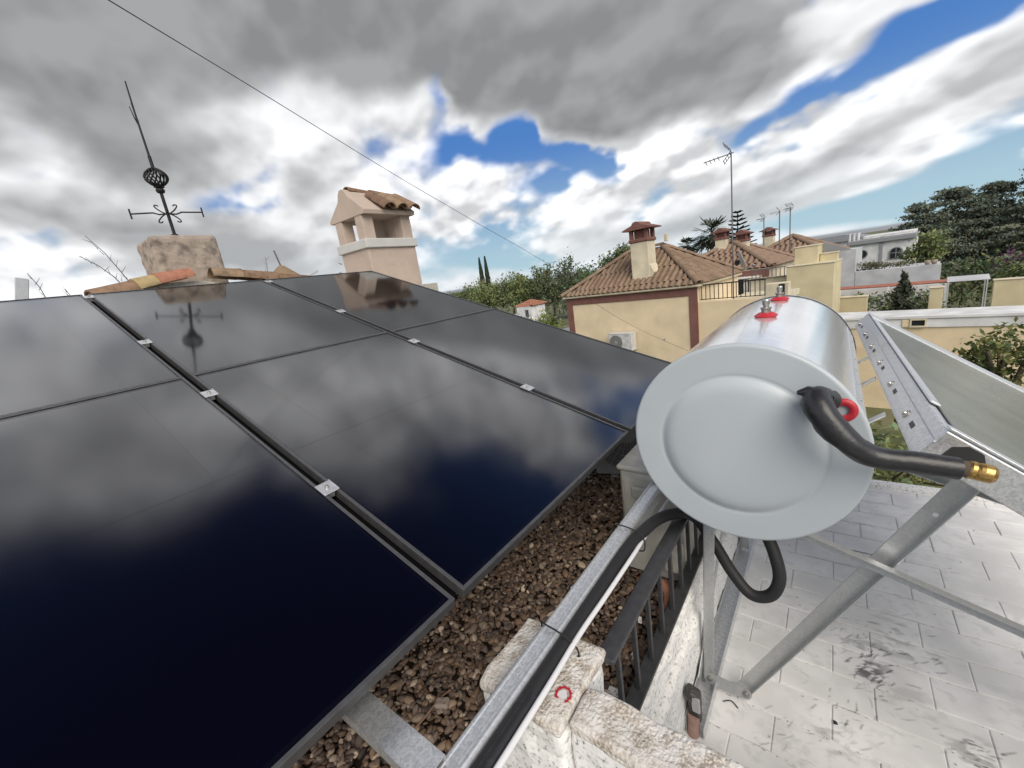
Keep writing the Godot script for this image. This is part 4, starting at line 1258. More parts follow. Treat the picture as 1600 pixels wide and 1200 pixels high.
	# pink chimney with a little tiled gable on four posts
	var c := thing("pink_chimney", "pink plastered chimney with tiled gable top and open sides", "chimney", Vector3(-4.9, -0.3, -3.665))
	q = -c.position
	put("stack", rough_block(Vector3(-4.9, 0.18, -3.665), Vector3(0.60, 0.97, 0.77), 0.014, 111, 0.0015), M.pink, c).position = q
	put("band", rough_block(Vector3(-4.9, 0.715, -3.665), Vector3(0.66, 0.112, 0.83), 0.012, 112, 0.0003), M.band, c).position = q
	for x in [-1.0, 1.0]:
		for z in [-1.0, 1.0]:
			put("post", rough_block(Vector3(-4.9 + x * 0.222, 0.915, -3.665 + z * 0.30), Vector3(0.15, 0.30, 0.165), 0.012, 113, 0.0015), M.pink, c).position = q
	put("inner_wall", G.new().box(Vector3(-4.98, 0.915, -3.76), Vector3(0.05, 0.29, 0.40)).box(Vector3(-4.88, 0.9151, -3.9), Vector3(0.30, 0.289, 0.05)), M.pink, c).position = q
	var gable := PackedVector2Array([Vector2(-0.38, 0.0), Vector2(0.37, 0.0), Vector2(0.38, 0.045), Vector2(0.10, 0.26), Vector2(0.075, 0.31), Vector2(0.03, 0.345), Vector2(-0.03, 0.345), Vector2(-0.075, 0.30), Vector2(-0.11, 0.22), Vector2(-0.39, 0.03)])
	put("gable", G.new().prism(gable, Transform3D(Basis(), Vector3(-4.9, 1.055, -4.075)), 0.80), M.pink, c).position = q
	for k in 3:
		var t := put("roof_tile", barrel(0.095, 0.42), M.clay[[2, 3, 1][k]], c)
		t.transform = look(Vector3(-4.80, 1.325, -3.62 - k * 0.20), Vector3(-4.43, 1.10, -3.62 - k * 0.20))
		t.position += q
	for k in 2:
		var t := put("roof_trough", barrel(0.085, 0.40), M.clay[0], c)
		t.transform = look(Vector3(-4.78, 1.30, -3.72 - k * 0.2), Vector3(-4.45, 1.09, -3.72 - k * 0.2))
		t.basis = t.basis * Basis(Vector3.BACK, PI)
		t.position += q + Vector3(0, 0.075, 0)
	for k in 3:
		var t := put("back_tile", barrel(0.095, 0.40), M.clay[k], c)
		t.transform = look(Vector3(-5.0, 1.29, -3.45 - k * 0.21), Vector3(-5.34, 1.06, -3.45 - k * 0.21))
		t.position += q
	for k in 2:
		var t := put("ridge_tile", barrel(0.075, 0.40, 0.014, 0.92), M.clay[[0, 1][k]], c)
		t.transform = look(Vector3(-4.90, 1.355 - 0.012 * k, -4.09 + 0.0 + (1 - k) * 0.34), Vector3(-4.90, 1.385 - 0.012 * k, -4.09 + 0.4 + (1 - k) * 0.34))
		t.position += q

	# small things sticking up behind the panels
	var peak := thing("thatched_peak", "small tan thatched roof peak with thin metal flue far behind panels", "roof", Vector3(-7.5, -0.6, -3.55))
	put("thatch", G.new().lathe(PackedVector2Array([Vector2(0.75, 0.9), Vector2(0.4, 1.13), Vector2(0.05, 1.42), Vector2(0.0, 1.44)]), Transform3D(), 14), worn(lin(0.30, 0.21, 0.13), M.soft, 3.0, 0.95, M.bumps, 1.0), peak)
	put("post", G.new().tube(PackedVector3Array([Vector3(0, 0, 0), Vector3(0, 1.0, 0)]), 0.07, 8), M.bark, peak)
	put("flue", G.new().tube(PackedVector3Array([Vector3(0, 1.4, 0.0), Vector3(0, 1.68, 0.05)]), 0.013, 6), M.mast, peak)
	put("metal_sheet", G.new().box(Vector3(0.03, 1.17, -0.33), Vector3(0.04, 0.03, 0.62), 0.0, Basis(Vector3.RIGHT, 0.42)), M.steel, peak)
	var board := put("grey_board", G.new().box(Vector3.ZERO, Vector3(0.02, 0.55, 0.075), 0.004, Basis(Vector3.RIGHT, -0.28)), M.zinc)
	board.position = Vector3(-5.2, 0.33, -0.33)
	tag(board, "pale grey board end sticking up behind the panels far left", "board")
	var sprig := RandomNumberGenerator.new()
	sprig.seed = 5
	var tw := [[Vector3(-4.9, 0.45, -1.02), Vector3(0, 0.42, 0.20), "bare twig leaning out beside the plaster block, the longer one"], [Vector3(-4.9, 0.45, -0.98), Vector3(0, 0.26, 0.24), "bare twig leaning out beside the plaster block, the lower one"], [Vector3(-5.0, 0.25, -0.20), Vector3(0, 0.26, 0.05), "short bare twig poking up at the left picture edge"], [Vector3(-5.0, 0.25, -0.50), Vector3(0, 0.36, 0.07), "bare twig poking up above the panels right of the grey board"], [Vector3(-5.0, 0.25, -0.62), Vector3(0, 0.22, 0.02), "tiny bare twig tip just above the panels, left of the clay hip"], [Vector3(-5.4, 0.35, -2.35), Vector3(0, 0.36, -0.05), "thin dry stalk standing behind the panels near the thatched peak"]]
	for s in tw:
		var t := thing("bare_twig", s[2], "twig", s[0], 0, "bare twigs behind the panels")
		var d: Vector3 = s[1]
		put("stem", G.new().tube(PackedVector3Array([Vector3(0, -0.2, -0.05), d * 0.3, d * 0.65 + Vector3(0, 0.01, -0.01), d]), 0.005, 5, 0.002), M.twig, t)
		for k in 7:
			var p: Vector3 = d * (0.15 + 0.12 * k)
			put("spur", G.new().tube(PackedVector3Array([p, p + Vector3(sprig.randfn(0, 0.02), 0.03 + sprig.randf() * 0.03, sprig.randf_range(-0.05, 0.05))]), 0.0025, 4, 0.001), M.twig, t)

	# cable across the sky
	var ws: Array = []
	var dirs := [Vector3(-0.842, 0.474, -0.258), Vector3(-0.817, 0.390, -0.425), Vector3(-0.734, 0.248, -0.632), Vector3(-0.645, 0.143, -0.751), Vector3(-0.522, 0.022, -0.853), Vector3(-0.470, -0.045, -0.882), Vector3(-0.407, -0.105, -0.907), Vector3(-0.336, -0.157, -0.929), Vector3(-0.245, -0.208, -0.947)]
	var far := [4.0, 5.1, 6.5, 7.6, 9.1, 9.9, 10.6, 11.2, 11.9]
	ws.append(dirs[0] * 4.0 + (dirs[0] * 4.0 - dirs[1] * 5.1) * 0.8)
	for i in dirs.size():
		ws.append(dirs[i] * far[i])
	tag(put("overhead_cable", G.new().tube(curve(ws, 6), 0.0034, 6), M.cable), "thin dark overhead cable hanging across the sky to the cream house", "cable")


# ---------------------------------------------------------------- neighbouring houses
# four tiled slopes over a plan of w x d whose front eave is at z = 0; sides listed in single get their tiles one by one
func hip_roof(parent: Node3D, w: float, d: float, rise: float, y: float, pitch: float, course: float, tiles: Array, single: Array, sheet: Material) -> void:
	var run := minf(w, d) / 2.0
	var corner := [Vector3(-w / 2, y, 0), Vector3(w / 2, y, 0), Vector3(w / 2, y, -d), Vector3(-w / 2, y, -d)]
	var top := [Vector3(-w / 2 + run, y + rise, -run), Vector3(w / 2 - run, y + rise, -run), Vector3(w / 2 - run, y + rise, -d + run), Vector3(-w / 2 + run, y + rise, -d + run)]
	var g := G.new()
	for i in 4:
		g.quad(corner[i], corner[(i + 1) % 4], top[(i + 1) % 4], top[i], Vector3.UP + (corner[i] - top[i]) * 0.1)
	g.quad(corner[0], corner[1], corner[2], corner[3], Vector3.DOWN)
	var deck := put("roof", g, sheet, parent)
	var mesh := barrel(pitch * 0.42, course * 1.12, 0.02, 0.88, 5, 0.58)
	var rest := G.new()
	for i in 4:
		var a: Vector3 = corner[i]
		var b: Vector3 = corner[(i + 1) % 4]
		var along := (b - a).normalized()
		var inward := Vector3.UP.cross(along).normalized()
		if inward.dot(top[i] - a) < 0:
			inward = -inward
		var climb := (inward * run + Vector3.UP * rise)
		var slope := climb.length()
		climb /= slope
		var nrm := along.cross(climb).normalized()
		if nrm.y < 0: nrm = -nrm
		var rows := int(slope / course)
		for r in rows:
			var t0 := r * course
			var inset := (t0 + course * 0.6) / slope * run
			var length := a.distance_to(b) - 2.0 * inset
			var n := int(length / pitch)
			for k in n:
				var p := a + along * (inset + (length - n * pitch) / 2.0 + (k + 0.5) * pitch) + climb * (t0 + course * 1.05) + nrm * 0.012
				var xf := Transform3D(Basis(nrm.cross(-climb).normalized(), nrm, -climb), p)
				if i in single:
					var t := put("roof_tile", mesh, tiles[rng.randi() % tiles.size()], deck)
					t.transform = xf
				else:
					var arr := mesh.surface_get_arrays(0)
					var vs: PackedVector3Array = arr[Mesh.ARRAY_VERTEX]
					var ns: PackedVector3Array = arr[Mesh.ARRAY_NORMAL]
					for m in vs.size():
						rest.vert(xf * vs[m], xf.basis * ns[m])
	if rest.v.size():
		tag(put("roof_tiles", rest, tiles[0], deck), "", "", "", "stuff")
	for i in 4:
		var n := int(corner[i].distance_to(top[i]) / (course * 1.3))
		for k in n:
			var p0: Vector3 = corner[i].lerp(top[i], (k + 1.05) / n)
			var p1: Vector3 = corner[i].lerp(top[i], float(k) / n)
			var t := put("hip_tile", barrel(pitch * 0.62, p0.distance_to(p1) * 1.0, 0.02, 0.9, 5), tiles[k % tiles.size()], deck)
			t.transform = look(p0 + Vector3.UP * 0.03, p1 + Vector3.UP * 0.035)
	for k in 3:
		if top[0].distance_to(top[1]) > 0.1:
			var t := put("ridge_tile", barrel(pitch * 0.62, top[0].distance_to(top[1]) / 3.0 * 1.05, 0.02, 0.9, 5), tiles[k % tiles.size()], deck)
			t.transform = look(top[0].lerp(top[1], k / 3.0) + Vector3.UP * 0.03, top[0].lerp(top[1], (k + 1) / 3.0) + Vector3.UP * 0.035)


func small_chimney(parent: Node3D, at: Vector3, w: float, d: float, h: float) -> void:
	var s := put("chimney", G.new().box(at + Vector3(0, h / 2, 0), Vector3(w, h, d), 0.01), M.cream_pale, parent)
	put("collar", G.new().box(at + Vector3(0, h + 0.05, 0), Vector3(w * 1.14, 0.10, d * 1.14), 0.02), M.terracotta, s)
	for x in [-1.0, 1.0]:
		for z in [-1.0, 1.0]:
			put("chimney_post", G.new().box(at + Vector3(x * w * 0.42, h + 0.22, z * d * 0.42), Vector3(w * 0.2, 0.26, d * 0.2), 0.01), M.terracotta, s)
	put("flue_core", G.new().box(at + Vector3(0, h + 0.2, 0), Vector3(w * 0.62, 0.26, d * 0.62)), M.terracotta, s)
	var cap := PackedVector2Array([Vector2(-w * 0.80, 0.0), Vector2(w * 0.80, 0.0), Vector2(w * 0.82, 0.03), Vector2(w * 0.30, 0.13)])
	for k in 7:
		cap.append(Vector2(cos(k * PI / 6) * w * 0.24, 0.14 + sin(k * PI / 6) * 0.09))
	cap.append_array(PackedVector2Array([Vector2(-w * 0.30, 0.13), Vector2(-w * 0.82, 0.03)]))
	put("chimney_cap", G.new().prism(cap, Transform3D(Basis(), at + Vector3(0, h + 0.35, -d * 0.75)), d * 1.5), M.terracotta, s)


func window(parent: Node3D, called: String, x: float, y: float, w: float, h: float, z: float, frame: Material, bars := 1) -> void:
	var n := put(called, G.new().box(Vector3(x, y, z + 0.005), Vector3(w, h, 0.01)), M.dark_glass, parent)
	var t := 0.045
	var f := G.new()
	f.box(Vector3(x, y + h / 2, z + 0.025), Vector3(w + t, t, 0.05)).box(Vector3(x, y - h / 2, z + 0.025), Vector3(w + t, t, 0.05))
	f.box(Vector3(x - w / 2, y, z + 0.024), Vector3(t, h - t, 0.048)).box(Vector3(x + w / 2, y, z + 0.024), Vector3(t, h - t, 0.048))
	put("frame", f, frame, n)
	for k in bars:
		put("mullion", G.new().box(Vector3(x - w / 2 + w * (k + 1) / (bars + 1), y, z + 0.022), Vector3(t * 0.8, h - t, 0.036)), frame, n)


func antenna(parent_at: Vector3, height: float, label: String, boom: float, turn: float, thick := 0.016) -> void:
	var t := thing("tv_antenna", label, "antenna", parent_at, turn, "television antennas on the roofs")
	put("mast", G.new().tube(PackedVector3Array([Vector3.ZERO, Vector3(0, height, 0)]), thick, 8), M.mast, t)
	var b := put("boom", G.new().bar(Vector3(0.06, height - 0.03, 0), Vector3(-boom, height - 0.16 * boom, 0), 0.022, 0.022), M.mast, t)
	for k in 4:
		var p := Vector3(-boom * (0.45 + 0.15 * k), height - 0.03 - 0.16 * boom * (0.45 + 0.15 * k), 0)
		put("element", G.new().tube(PackedVector3Array([p + Vector3(0, -0.02, -0.20), p + Vector3(0, 0.0, 0.20)]), 0.009, 5), M.mast, b)
	for s in [-1.0, 1.0]:
		for k in 4:
			var p := Vector3(-0.02 - 0.045 * k, height + s * (0.05 + 0.05 * k), 0)
			put("reflector_bar", G.new().tube(PackedVector3Array([p + Vector3(0, 0, -0.24), p + Vector3(0, 0, 0.24)]), 0.009, 5), M.mast, b)
		for z in [-0.2, 0.2]:
			put("reflector_side", G.new().tube(PackedVector3Array([Vector3(0.0, height + s * 0.02, z), Vector3(-0.17, height + s * 0.22, z)]), 0.009, 5), M.mast, b)


func build_neighbours() -> void:
	# nearest cream house
	var h := thing("cream_house", "cream house with brown painted trim and hipped brown tile roof", "house", estate(-6.73, GROUND, -11.5), ESTATE)
	put("wall", G.new().box(Vector3(0, 2.58, -1.65), Vector3(4.38, 5.16, 3.3)), M.cream, h)
	put("fascia_band", G.new().box(Vector3(0, 5.035, 0.012), Vector3(4.40, 0.23, 0.024), 0.004), M.terracotta, h)
	for s in [-1.0, 1.0]:
		put("corner_band", G.new().box(Vector3(s * 2.085, 2.46, 0.0125), Vector3(0.235, 4.92, 0.025), 0.004), M.terracotta, h)
	put("gutter", G.new().box(Vector3(0, 5.185, 0.06), Vector3(4.62, 0.075, 0.12), 0.02), M.cream_pale, h)
	put("eave_board", G.new().box(Vector3(2.25, 5.185, -1.65), Vector3(0.1, 0.07, 3.4), 0.01), M.cream_pale, h)
	var lift := Node3D.new()
	lift.name = "roof_frame"
	hip_roof(h, 4.62, 3.56, 1.17, 5.215, 0.18, 0.25, M.brown_tiles, [0, 1], M.brown_tiles[2])
	for n in h.get_children():
		if n.name == "roof":
			n.position.z = 0.12
	lift.free()
	small_chimney(h, Vector3(0.44, 5.28, -0.52), 0.56, 0.46, 1.29)
	put("chimney_shoulder", G.new().prism(PackedVector2Array([Vector2(0, 0), Vector2(0.14, 0.25), Vector2(0, 0.50)]), Transform3D(Basis(), Vector3(0.72, 5.42, -0.75)), 0.44), M.cream_pale, h)
	put("vent_pipe", G.new().tube(PackedVector3Array([Vector3(-0.30, 6.1, -1.7), Vector3(-0.30, 6.95, -1.7)]), 0.02, 6), M.mast, h)
	put("ridge_stub", G.new().box(Vector3(0.72, 6.62, -1.5), Vector3(0.1, 0.22, 0.1), 0.01), M.cream_pale, h)
	put("wall_stain", G.new().lathe(PackedVector2Array([Vector2(0.0, 0.002), Vector2(0.03, 0.001)]), Transform3D(Basis(Vector3.RIGHT, PI / 2), Vector3(1.2, 3.72, 0.0)), 8), M.trim_grey, h)
	var ac := thing("wall_condenser", "white air conditioner unit fixed to the cream house wall", "air conditioner", estate(-6.80, GROUND + 3.42, -11.16), ESTATE)
	condenser(ac, 0.80, 0.56, 0.30, M.ac_white, M.light_grille)
	put("bracket", G.new().bar(Vector3(-0.25, -0.02, -0.02), Vector3(-0.25, -0.02, -0.335), 0.03, 0.03).bar(Vector3(0.25, -0.02, -0.02), Vector3(0.25, -0.02, -0.335), 0.03, 0.03), M.zinc, ac)
	put("drain", G.new().tube(PackedVector3Array([Vector3(0.28, 0.0, -0.2), Vector3(0.22, -0.10, -0.22), Vector3(0.10, -0.12, -0.24)]), 0.014, 6), M.foam, ac)
	# roof terrace beside it
	var b := thing("balcony_terrace", "cream roof terrace wall with low dark railing beside the cream house", "terrace", estate(-3.6, GROUND, -11.5), ESTATE)
	put("front_wall", G.new().box(Vector3(-0.14, 2.37, -0.12), Vector3(1.60, 4.74, 0.16), 0.01), M.cream, b)
	put("slab", G.new().box(Vector3(-0.2, 4.42, -2.2), Vector3(1.5, 0.16, 4.0)), M.cream_pale, b)
	put("end_pier", G.new().box(Vector3(0.905, 2.53, -0.14), Vector3(0.48, 5.06, 0.22), 0.012), M.cream_pale, b)
	put("top_rail", G.new().bar(Vector3(-0.90, 5.17, -0.1), Vector3(0.66, 5.17, -0.1), 0.03, 0.03), M.iron, b)
	put("low_rail", G.new().bar(Vector3(-0.90, 4.79, -0.1), Vector3(0.66, 4.79, -0.1), 0.02, 0.02), M.iron, b)
	var bal := G.new().box(Vector3(0, 4.975, -0.1), Vector3(0.016, 0.40, 0.016)).mesh()
	for k in 15:
		put("baluster", bal, M.iron, b).position.x = -0.86 + k * 0.107
	put("dark_opening", G.new().box(Vector3(1.01, 4.72, -0.026), Vector3(0.12, 0.62, 0.02)), M.dark_glass, b)
	# aerial and dish on the terrace
	antenna(estate(-3.80, GROUND + 4.5, -12.0), 3.78, "tall television antenna on a mast beside the satellite dish", 0.62, ESTATE + 0.25, 0.017)
	var dish := thing("satellite_dish", "grey satellite dish seen edge on, fixed to the antenna mast", "dish", estate(-3.62, GROUND + 5.65, -11.95), ESTATE + 1.95)
	put("reflector", G.new().lathe(PackedVector2Array([Vector2(0.0, 0.0), Vector2(0.12, 0.012), Vector2(0.22, 0.042), Vector2(0.285, 0.075), Vector2(0.288, 0.068), Vector2(0.22, 0.033), Vector2(0.0, -0.01)]), Transform3D(Basis(Vector3.RIGHT, 1.25), Vector3.ZERO), 24), M.dish, dish)
	put("back_mount", G.new().box(Vector3(0, -0.02, -0.06), Vector3(0.09, 0.12, 0.10), 0.01), M.iron, dish)
	put("feed_arm", G.new().bar(Vector3(0, -0.22, 0.0), Vector3(0, -0.16, 0.34), 0.022, 0.022), M.mast, dish)
	put("feed_head", G.new().lathe(PackedVector2Array([Vector2(0.0, 0.0), Vector2(0.03, 0.0), Vector2(0.03, 0.07), Vector2(0.0, 0.07)]), Transform3D(Basis(Vector3.RIGHT, -1.2), Vector3(0, -0.15, 0.34)), 10), M.mast, dish)

	# row of similar houses further on
	var h2 := thing("row_house", "house with ribbed clay hip roof behind the satellite dish", "house", estate(-7.55, GROUND, -21.4), ESTATE, "row houses with clay roofs")
	put("wall", G.new().box(Vector3(0, 2.48, -2.2), Vector3(4.5, 4.96, 4.4)), M.cream_pale, h2)
	put("fascia_band", G.new().box(Vector3(0, 4.80, 0.012), Vector3(4.52, 0.24, 0.024)), M.terracotta, h2)
	put("corner_band", G.new().box(Vector3(2.12, 2.34, 0.0125), Vector3(0.26, 4.68, 0.025)), M.terracotta, h2)
	hip_roof(h2, 4.8, 4.7, 1.35, 4.98, 0.27, 0.40, [M.old_tiles, M.brown_tiles[1]], [0], M.terracotta)
	put("awning_box", G.new().box(Vector3(1.25, 4.62, 0.12), Vector3(1.25, 0.07, 0.24), 0.01), M.white_paint, h2)
	window(h2, "glass_door", 0.95, 4.05, 0.62, 1.05, 0.02, M.white_paint, 1)
	window(h2, "side_door", 1.55, 4.05, 0.34, 1.05, 0.02, M.white_paint, 0)
	small_chimney(h2, Vector3(-0.35, 5.9, -2.0), 0.52, 0.5, 0.60)
	small_chimney(h2, Vector3(0.50, 5.75, -2.4), 0.50, 0.5, 0.50)
	put("terrace_slab", G.new().box(Vector3(2.6, 3.5, -1.5), Vector3(2.2, 0.2, 3.4)), M.cream_pale, h2)
	var h3 := thing("row_house", "smaller clay roofed house right of the satellite dish, farther back", "house", estate(-6.75, GROUND, -30.0), ESTATE, "row houses with clay roofs")
	put("wall", G.new().box(Vector3(0, 2.4, -2.4), Vector3(4.6, 4.8, 4.8)), M.cream_pale, h3)
	hip_roof(h3, 5.0, 5.0, 1.35, 4.85, 0.30, 0.45, [M.old_tiles, M.brown_tiles[0]], [], M.terracotta)
	small_chimney(h3, Vector3(-1.2, 5.5, -2.0), 0.6, 0.5, 0.9)
	window(h3, "window", 1.2, 4.0, 0.9, 0.8, 0.0, M.white_paint, 1)
	antenna(estate(-7.85, GROUND + 4.6, -30.5), 2.95, "slim television antenna standing left in the distant group of three", 0.42, 0.5, 0.03)
	antenna(estate(-6.95, GROUND + 5.2, -30.2), 2.55, "slim television antenna standing in the middle of the distant group of three", 0.5, 0.1, 0.03)
	antenna(estate(-6.45, GROUND + 5.2, -30.4), 2.65, "slim television antenna standing right in the distant group of three", 0.4, 0.9, 0.03)


# ---------------------------------------------------------------- buildings and garden walls to the right
func slab_wall(called: String, label: String, x0: float, x1: float, top: float, dep: float, deep: float, m: Material, group := "", bottom := GROUND) -> Node3D:
	var t := thing(called, label, "wall", estate((x0 + x1) / 2, bottom, -dep), ESTATE, group)
	put("wall", G.new().box(Vector3(0, (top - bottom) / 2, -deep / 2), Vector3(x1 - x0, top - bottom, deep), 0.01), m, t)
	put("coping", G.new().box(Vector3(0, top - bottom + 0.022, -deep / 2), Vector3(x1 - x0 + 0.05, 0.04, deep + 0.05), 0.01), M.cream_pale, t)
	return t


func build_far_side() -> void:
	slab_wall("yellow_wall", "broad plain yellow wall behind the top of the water tank", -4.34, -2.80, -1.06, 20.0, 1.6, M.yellow)
	var up := slab_wall("yellow_block", "smaller yellow rooftop block above the broad yellow wall", -4.20, -3.42, -0.37, 20.6, 1.2, M.yellow)
	var rl := thing("terrace_railing", "distant low grey terrace railing left of the yellow rooftop block", "railing", estate(-5.0, -1.45, -20.4), ESTATE)
	put("top_rail", G.new().bar(Vector3(-0.75, 0.42, 0), Vector3(0.7, 0.42, 0), 0.03, 0.03), M.mast, rl)
	put("low_rail", G.new().bar(Vector3(-0.75, 0.04, 0), Vector3(0.7, 0.04, 0), 0.03, 0.03), M.mast, rl)
	var bm := G.new().box(Vector3(0, 0.23, 0), Vector3(0.025, 0.38, 0.025)).mesh()
	for k in 10:
		put("baluster", bm, M.mast, rl).position.x = -0.70 + k * 0.15
	slab_wall("pale_wall", "pale cream wall under the distant low terrace railing", -5.85, -4.36, -1.45, 20.5, 0.4, M.cream_pale)
	slab_wall("yellow_parapet", "low yellow parapet right of the yellow rooftop block", -3.40, -2.84, -0.74, 20.9, 0.3, M.yellow)
	var fence := put("screen_fence", G.new().prism(PackedVector2Array([Vector2(0, 0), Vector2(0.95, 0), Vector2(0.0, 0.45)]), Transform3D(Basis(Vector3.UP, ESTATE), estate(-3.4, -0.72, -21.5)), 0.05), M.trim_grey)
	tag(fence, "triangular grey screen panel beside the yellow rooftop block", "screen")
	# grey-white house with planted terrace
	var gh := thing("grey_house", "grey white house with long planted terrace parapet", "house", estate(-1.9, GROUND, -27.0), ESTATE)
	put("tall_wall", G.new().box(Vector3(-1.49, 2.55, -1.2), Vector3(0.86, 5.10, 2.4)), M.grey_wall, gh)
	put("parapet", G.new().box(Vector3(0.44, 2.0, -0.15), Vector3(2.98, 4.0, 0.3), 0.01), M.grey_wall, gh)
	put("terrace_slab", G.new().box(Vector3(0.44, 3.78, -2.2), Vector3(2.9, 0.1, 3.8)), M.grey_wall, gh)
	for k in 2:
		var pot := thing("stone_planter", ["round stone planter on the grey parapet, left of the pair", "round stone planter on the grey parapet, right of the pair"][k], "planter", estate(-0.42 + k * 0.22, -2.0, -27.1), 0, "stone planters on the parapet")
		put("bowl", G.new().lathe(PackedVector2Array([Vector2(0.0, 0.0), Vector2(0.07, 0.0), Vector2(0.10, 0.1), Vector2(0.10, 0.2), Vector2(0.0, 0.2)]), Transform3D(), 12), M.rough_plaster, pot)
	# white villa
	var v := thing("white_villa", "white villa with round window and arched window under grey cornice", "house", estate(-3.55, GROUND, -45.0), ESTATE)
	put("wall", G.new().box(Vector3(0.1, 2.45, -3), Vector3(3.9, 4.9, 6)), M.white_wall, v)
	put("cornice", G.new().box(Vector3(0.1, 4.95, -2.9), Vector3(4.1, 0.34, 6.3), 0.04), M.trim_grey, v)
	put("pilaster", G.new().box(Vector3(0.18, 2.9, 0.05), Vector3(0.16, 4.6, 0.1)), M.trim_grey, v)
	put("roof_edge", G.new().box(Vector3(0.5, 5.25, -2.9), Vector3(3.0, 0.26, 5.8), 0.04), M.white_wall, v)
	var rw := put("round_window", G.new().lathe(PackedVector2Array([Vector2(0.0, 0.02), Vector2(0.30, 0.02)]), Transform3D(Basis(Vector3.RIGHT, PI / 2), Vector3(-0.98, 4.0, 0.0)), 24), M.dark_glass, v)
	put("frame", G.new().lathe(PackedVector2Array([Vector2(0.29, 0.0), Vector2(0.30, 0.07), Vector2(0.36, 0.07), Vector2(0.37, 0.0)]), Transform3D(Basis(Vector3.RIGHT, PI / 2), Vector3(-0.98, 4.0, 0.0)), 24, false), M.trim_grey, rw)
	var arch := func(r: float, hh: float) -> PackedVector2Array:
		var p := PackedVector2Array([Vector2(-r, 0), Vector2(r, 0)])
		for k in 11:
			p.append(Vector2(cos(k * PI / 10) * r, hh + sin(k * PI / 10) * r))
		return p
	var aw := put("arched_window", G.new().prism(arch.call(0.32, 0.45), Transform3D(Basis(), Vector3(1.05, 3.45, 0.0)), 0.09), M.dark_glass, v)
	put("frame", G.new().prism(arch.call(0.42, 0.48), Transform3D(Basis(), Vector3(1.05, 3.38, 0.0)), 0.06), M.trim_grey, aw)
	put("glazing_bar", G.new().box(Vector3(1.05, 3.83, 0.1), Vector3(0.04, 0.75, 0.03)).box(Vector3(1.05, 3.85, 0.1), Vector3(0.6, 0.04, 0.028)), M.trim_grey, aw)
	for k in 3:
		var fl := put("flue_pot", G.new().lathe(PackedVector2Array([Vector2(0.10, 0.0), Vector2(0.10, 0.5), Vector2(0.13, 0.52), Vector2(0.13, 0.60), Vector2(0.0, 0.60)]), Transform3D(Basis(), Vector3(-1.95 + k * 0.28, 5.12, -1.0)), 8, false), M.white_wall, v)
	var dk := thing("dark_roof", "low dark flat roof with pale wall left of the white villa", "house", estate(-8.2, GROUND, -52.0), ESTATE)
	put("wall", G.new().box(Vector3(0, 2.55, -3), Vector3(7.0, 5.1, 6)), M.white_wall, dk)
	put("roof", G.new().prism(PackedVector2Array([Vector2(-3.7, 0), Vector2(3.7, 0), Vector2(1.6, 0.6), Vector2(-2.4, 0.55)]), Transform3D(Basis(), Vector3(0, 5.1, -6.2)), 6.5), M.trim_grey, dk)
	window(dk, "window", -1.5, 3.9, 1.2, 0.9, 0.0, M.trim_grey, 1)
	window(dk, "window", 1.5, 3.9, 1.2, 0.9, 0.0, M.trim_grey, 1)
	# orange awning strip
	var aw2 := thing("orange_canopy", "long faded orange canopy strip below the planted terrace", "canopy", estate(-1.55, -2.62, -25.0), ESTATE)
	put("sheet", G.new().box(Vector3(0, 0, -0.5), Vector3(3.75, 0.05, 0.5), 0.01, Basis(Vector3.RIGHT, 0.10)), M.orange, aw2)
	for x in [-1.7, 0.0, 1.7]:
		put("post", G.new().box(Vector3(x, -1.7, 0), Vector3(0.07, 3.36, 0.07)), M.white_paint, aw2)
	put("back_wall", G.new().box(Vector3(0, -1.8, -1.4), Vector3(3.7, 3.2, 0.15)), M.white_wall, aw2)
	# garden walls
	slab_wall("garden_wall", "low yellow garden wall left of the dark conifer", -3.01, -1.98, -2.66, 22.0, 0.3, M.yellow, "yellow garden walls")
	slab_wall("garden_wall", "narrow yellow gate pillar between conifer and pergola", -0.22, 0.14, -2.50, 22.0, 0.36, M.yellow, "yellow garden walls")
	slab_wall("garden_wall", "yellow garden wall at the right picture edge", 1.34, 3.6, -2.38, 22.0, 0.3, M.yellow, "yellow garden walls")
	# white outbuilding in front of them
	var ob := thing("white_outbuilding", "long white outbuilding with dark window and cream base", "building", estate(0.3, GROUND, -18.0), ESTATE)
	put("wall", G.new().box(Vector3(0, 1.4, -0.6), Vector3(5.8, 2.8, 1.2)), M.cream, ob)
	put("white_band", G.new().box(Vector3(0, 2.92, 0.015), Vector3(5.84, 0.30, 0.05), 0.01), M.white_wall, ob)
	put("roof_slab", G.new().box(Vector3(0, 3.10, -0.6), Vector3(5.9, 0.09, 1.36), 0.01), M.white_wall, ob)
	window(ob, "window", -0.66, 2.92, 0.34, 0.22, 0.042, M.cream_pale, 0)
	put("shutter", G.new().box(Vector3(-0.94, 2.92, 0.055), Vector3(0.16, 0.22, 0.03)), M.cream, ob)
	# pergola with a pale sheet roof
	var pg := thing("pergola", "pale sheet roofed pergola between yellow pillar and yellow wall", "pergola", estate(0.80, GROUND, -24.0), ESTATE)
	put("roof", G.new().box(Vector3(0, 3.52, -0.6), Vector3(1.15, 0.03, 0.9), 0.01, Basis(Vector3.RIGHT, 0.12)), M.grey_wall, pg)
	for x in [-0.52, 0.50]:
		for z in [0.0, -1.2]:
			put("post", G.new().box(Vector3(x, 1.74, z), Vector3(0.035, 3.48, 0.035)), M.grey_wall, pg)
	# house with a red roof among the trees on the left
	var rh := thing("red_roof_house", "small white house with red tiled roof among the left trees", "house", estate(-34.5, GROUND, -36.0), ESTATE)
	put("wall", G.new().box(Vector3(0, 1.45, -1.3), Vector3(2.3, 2.9, 2.6)), M.white_wall, rh)
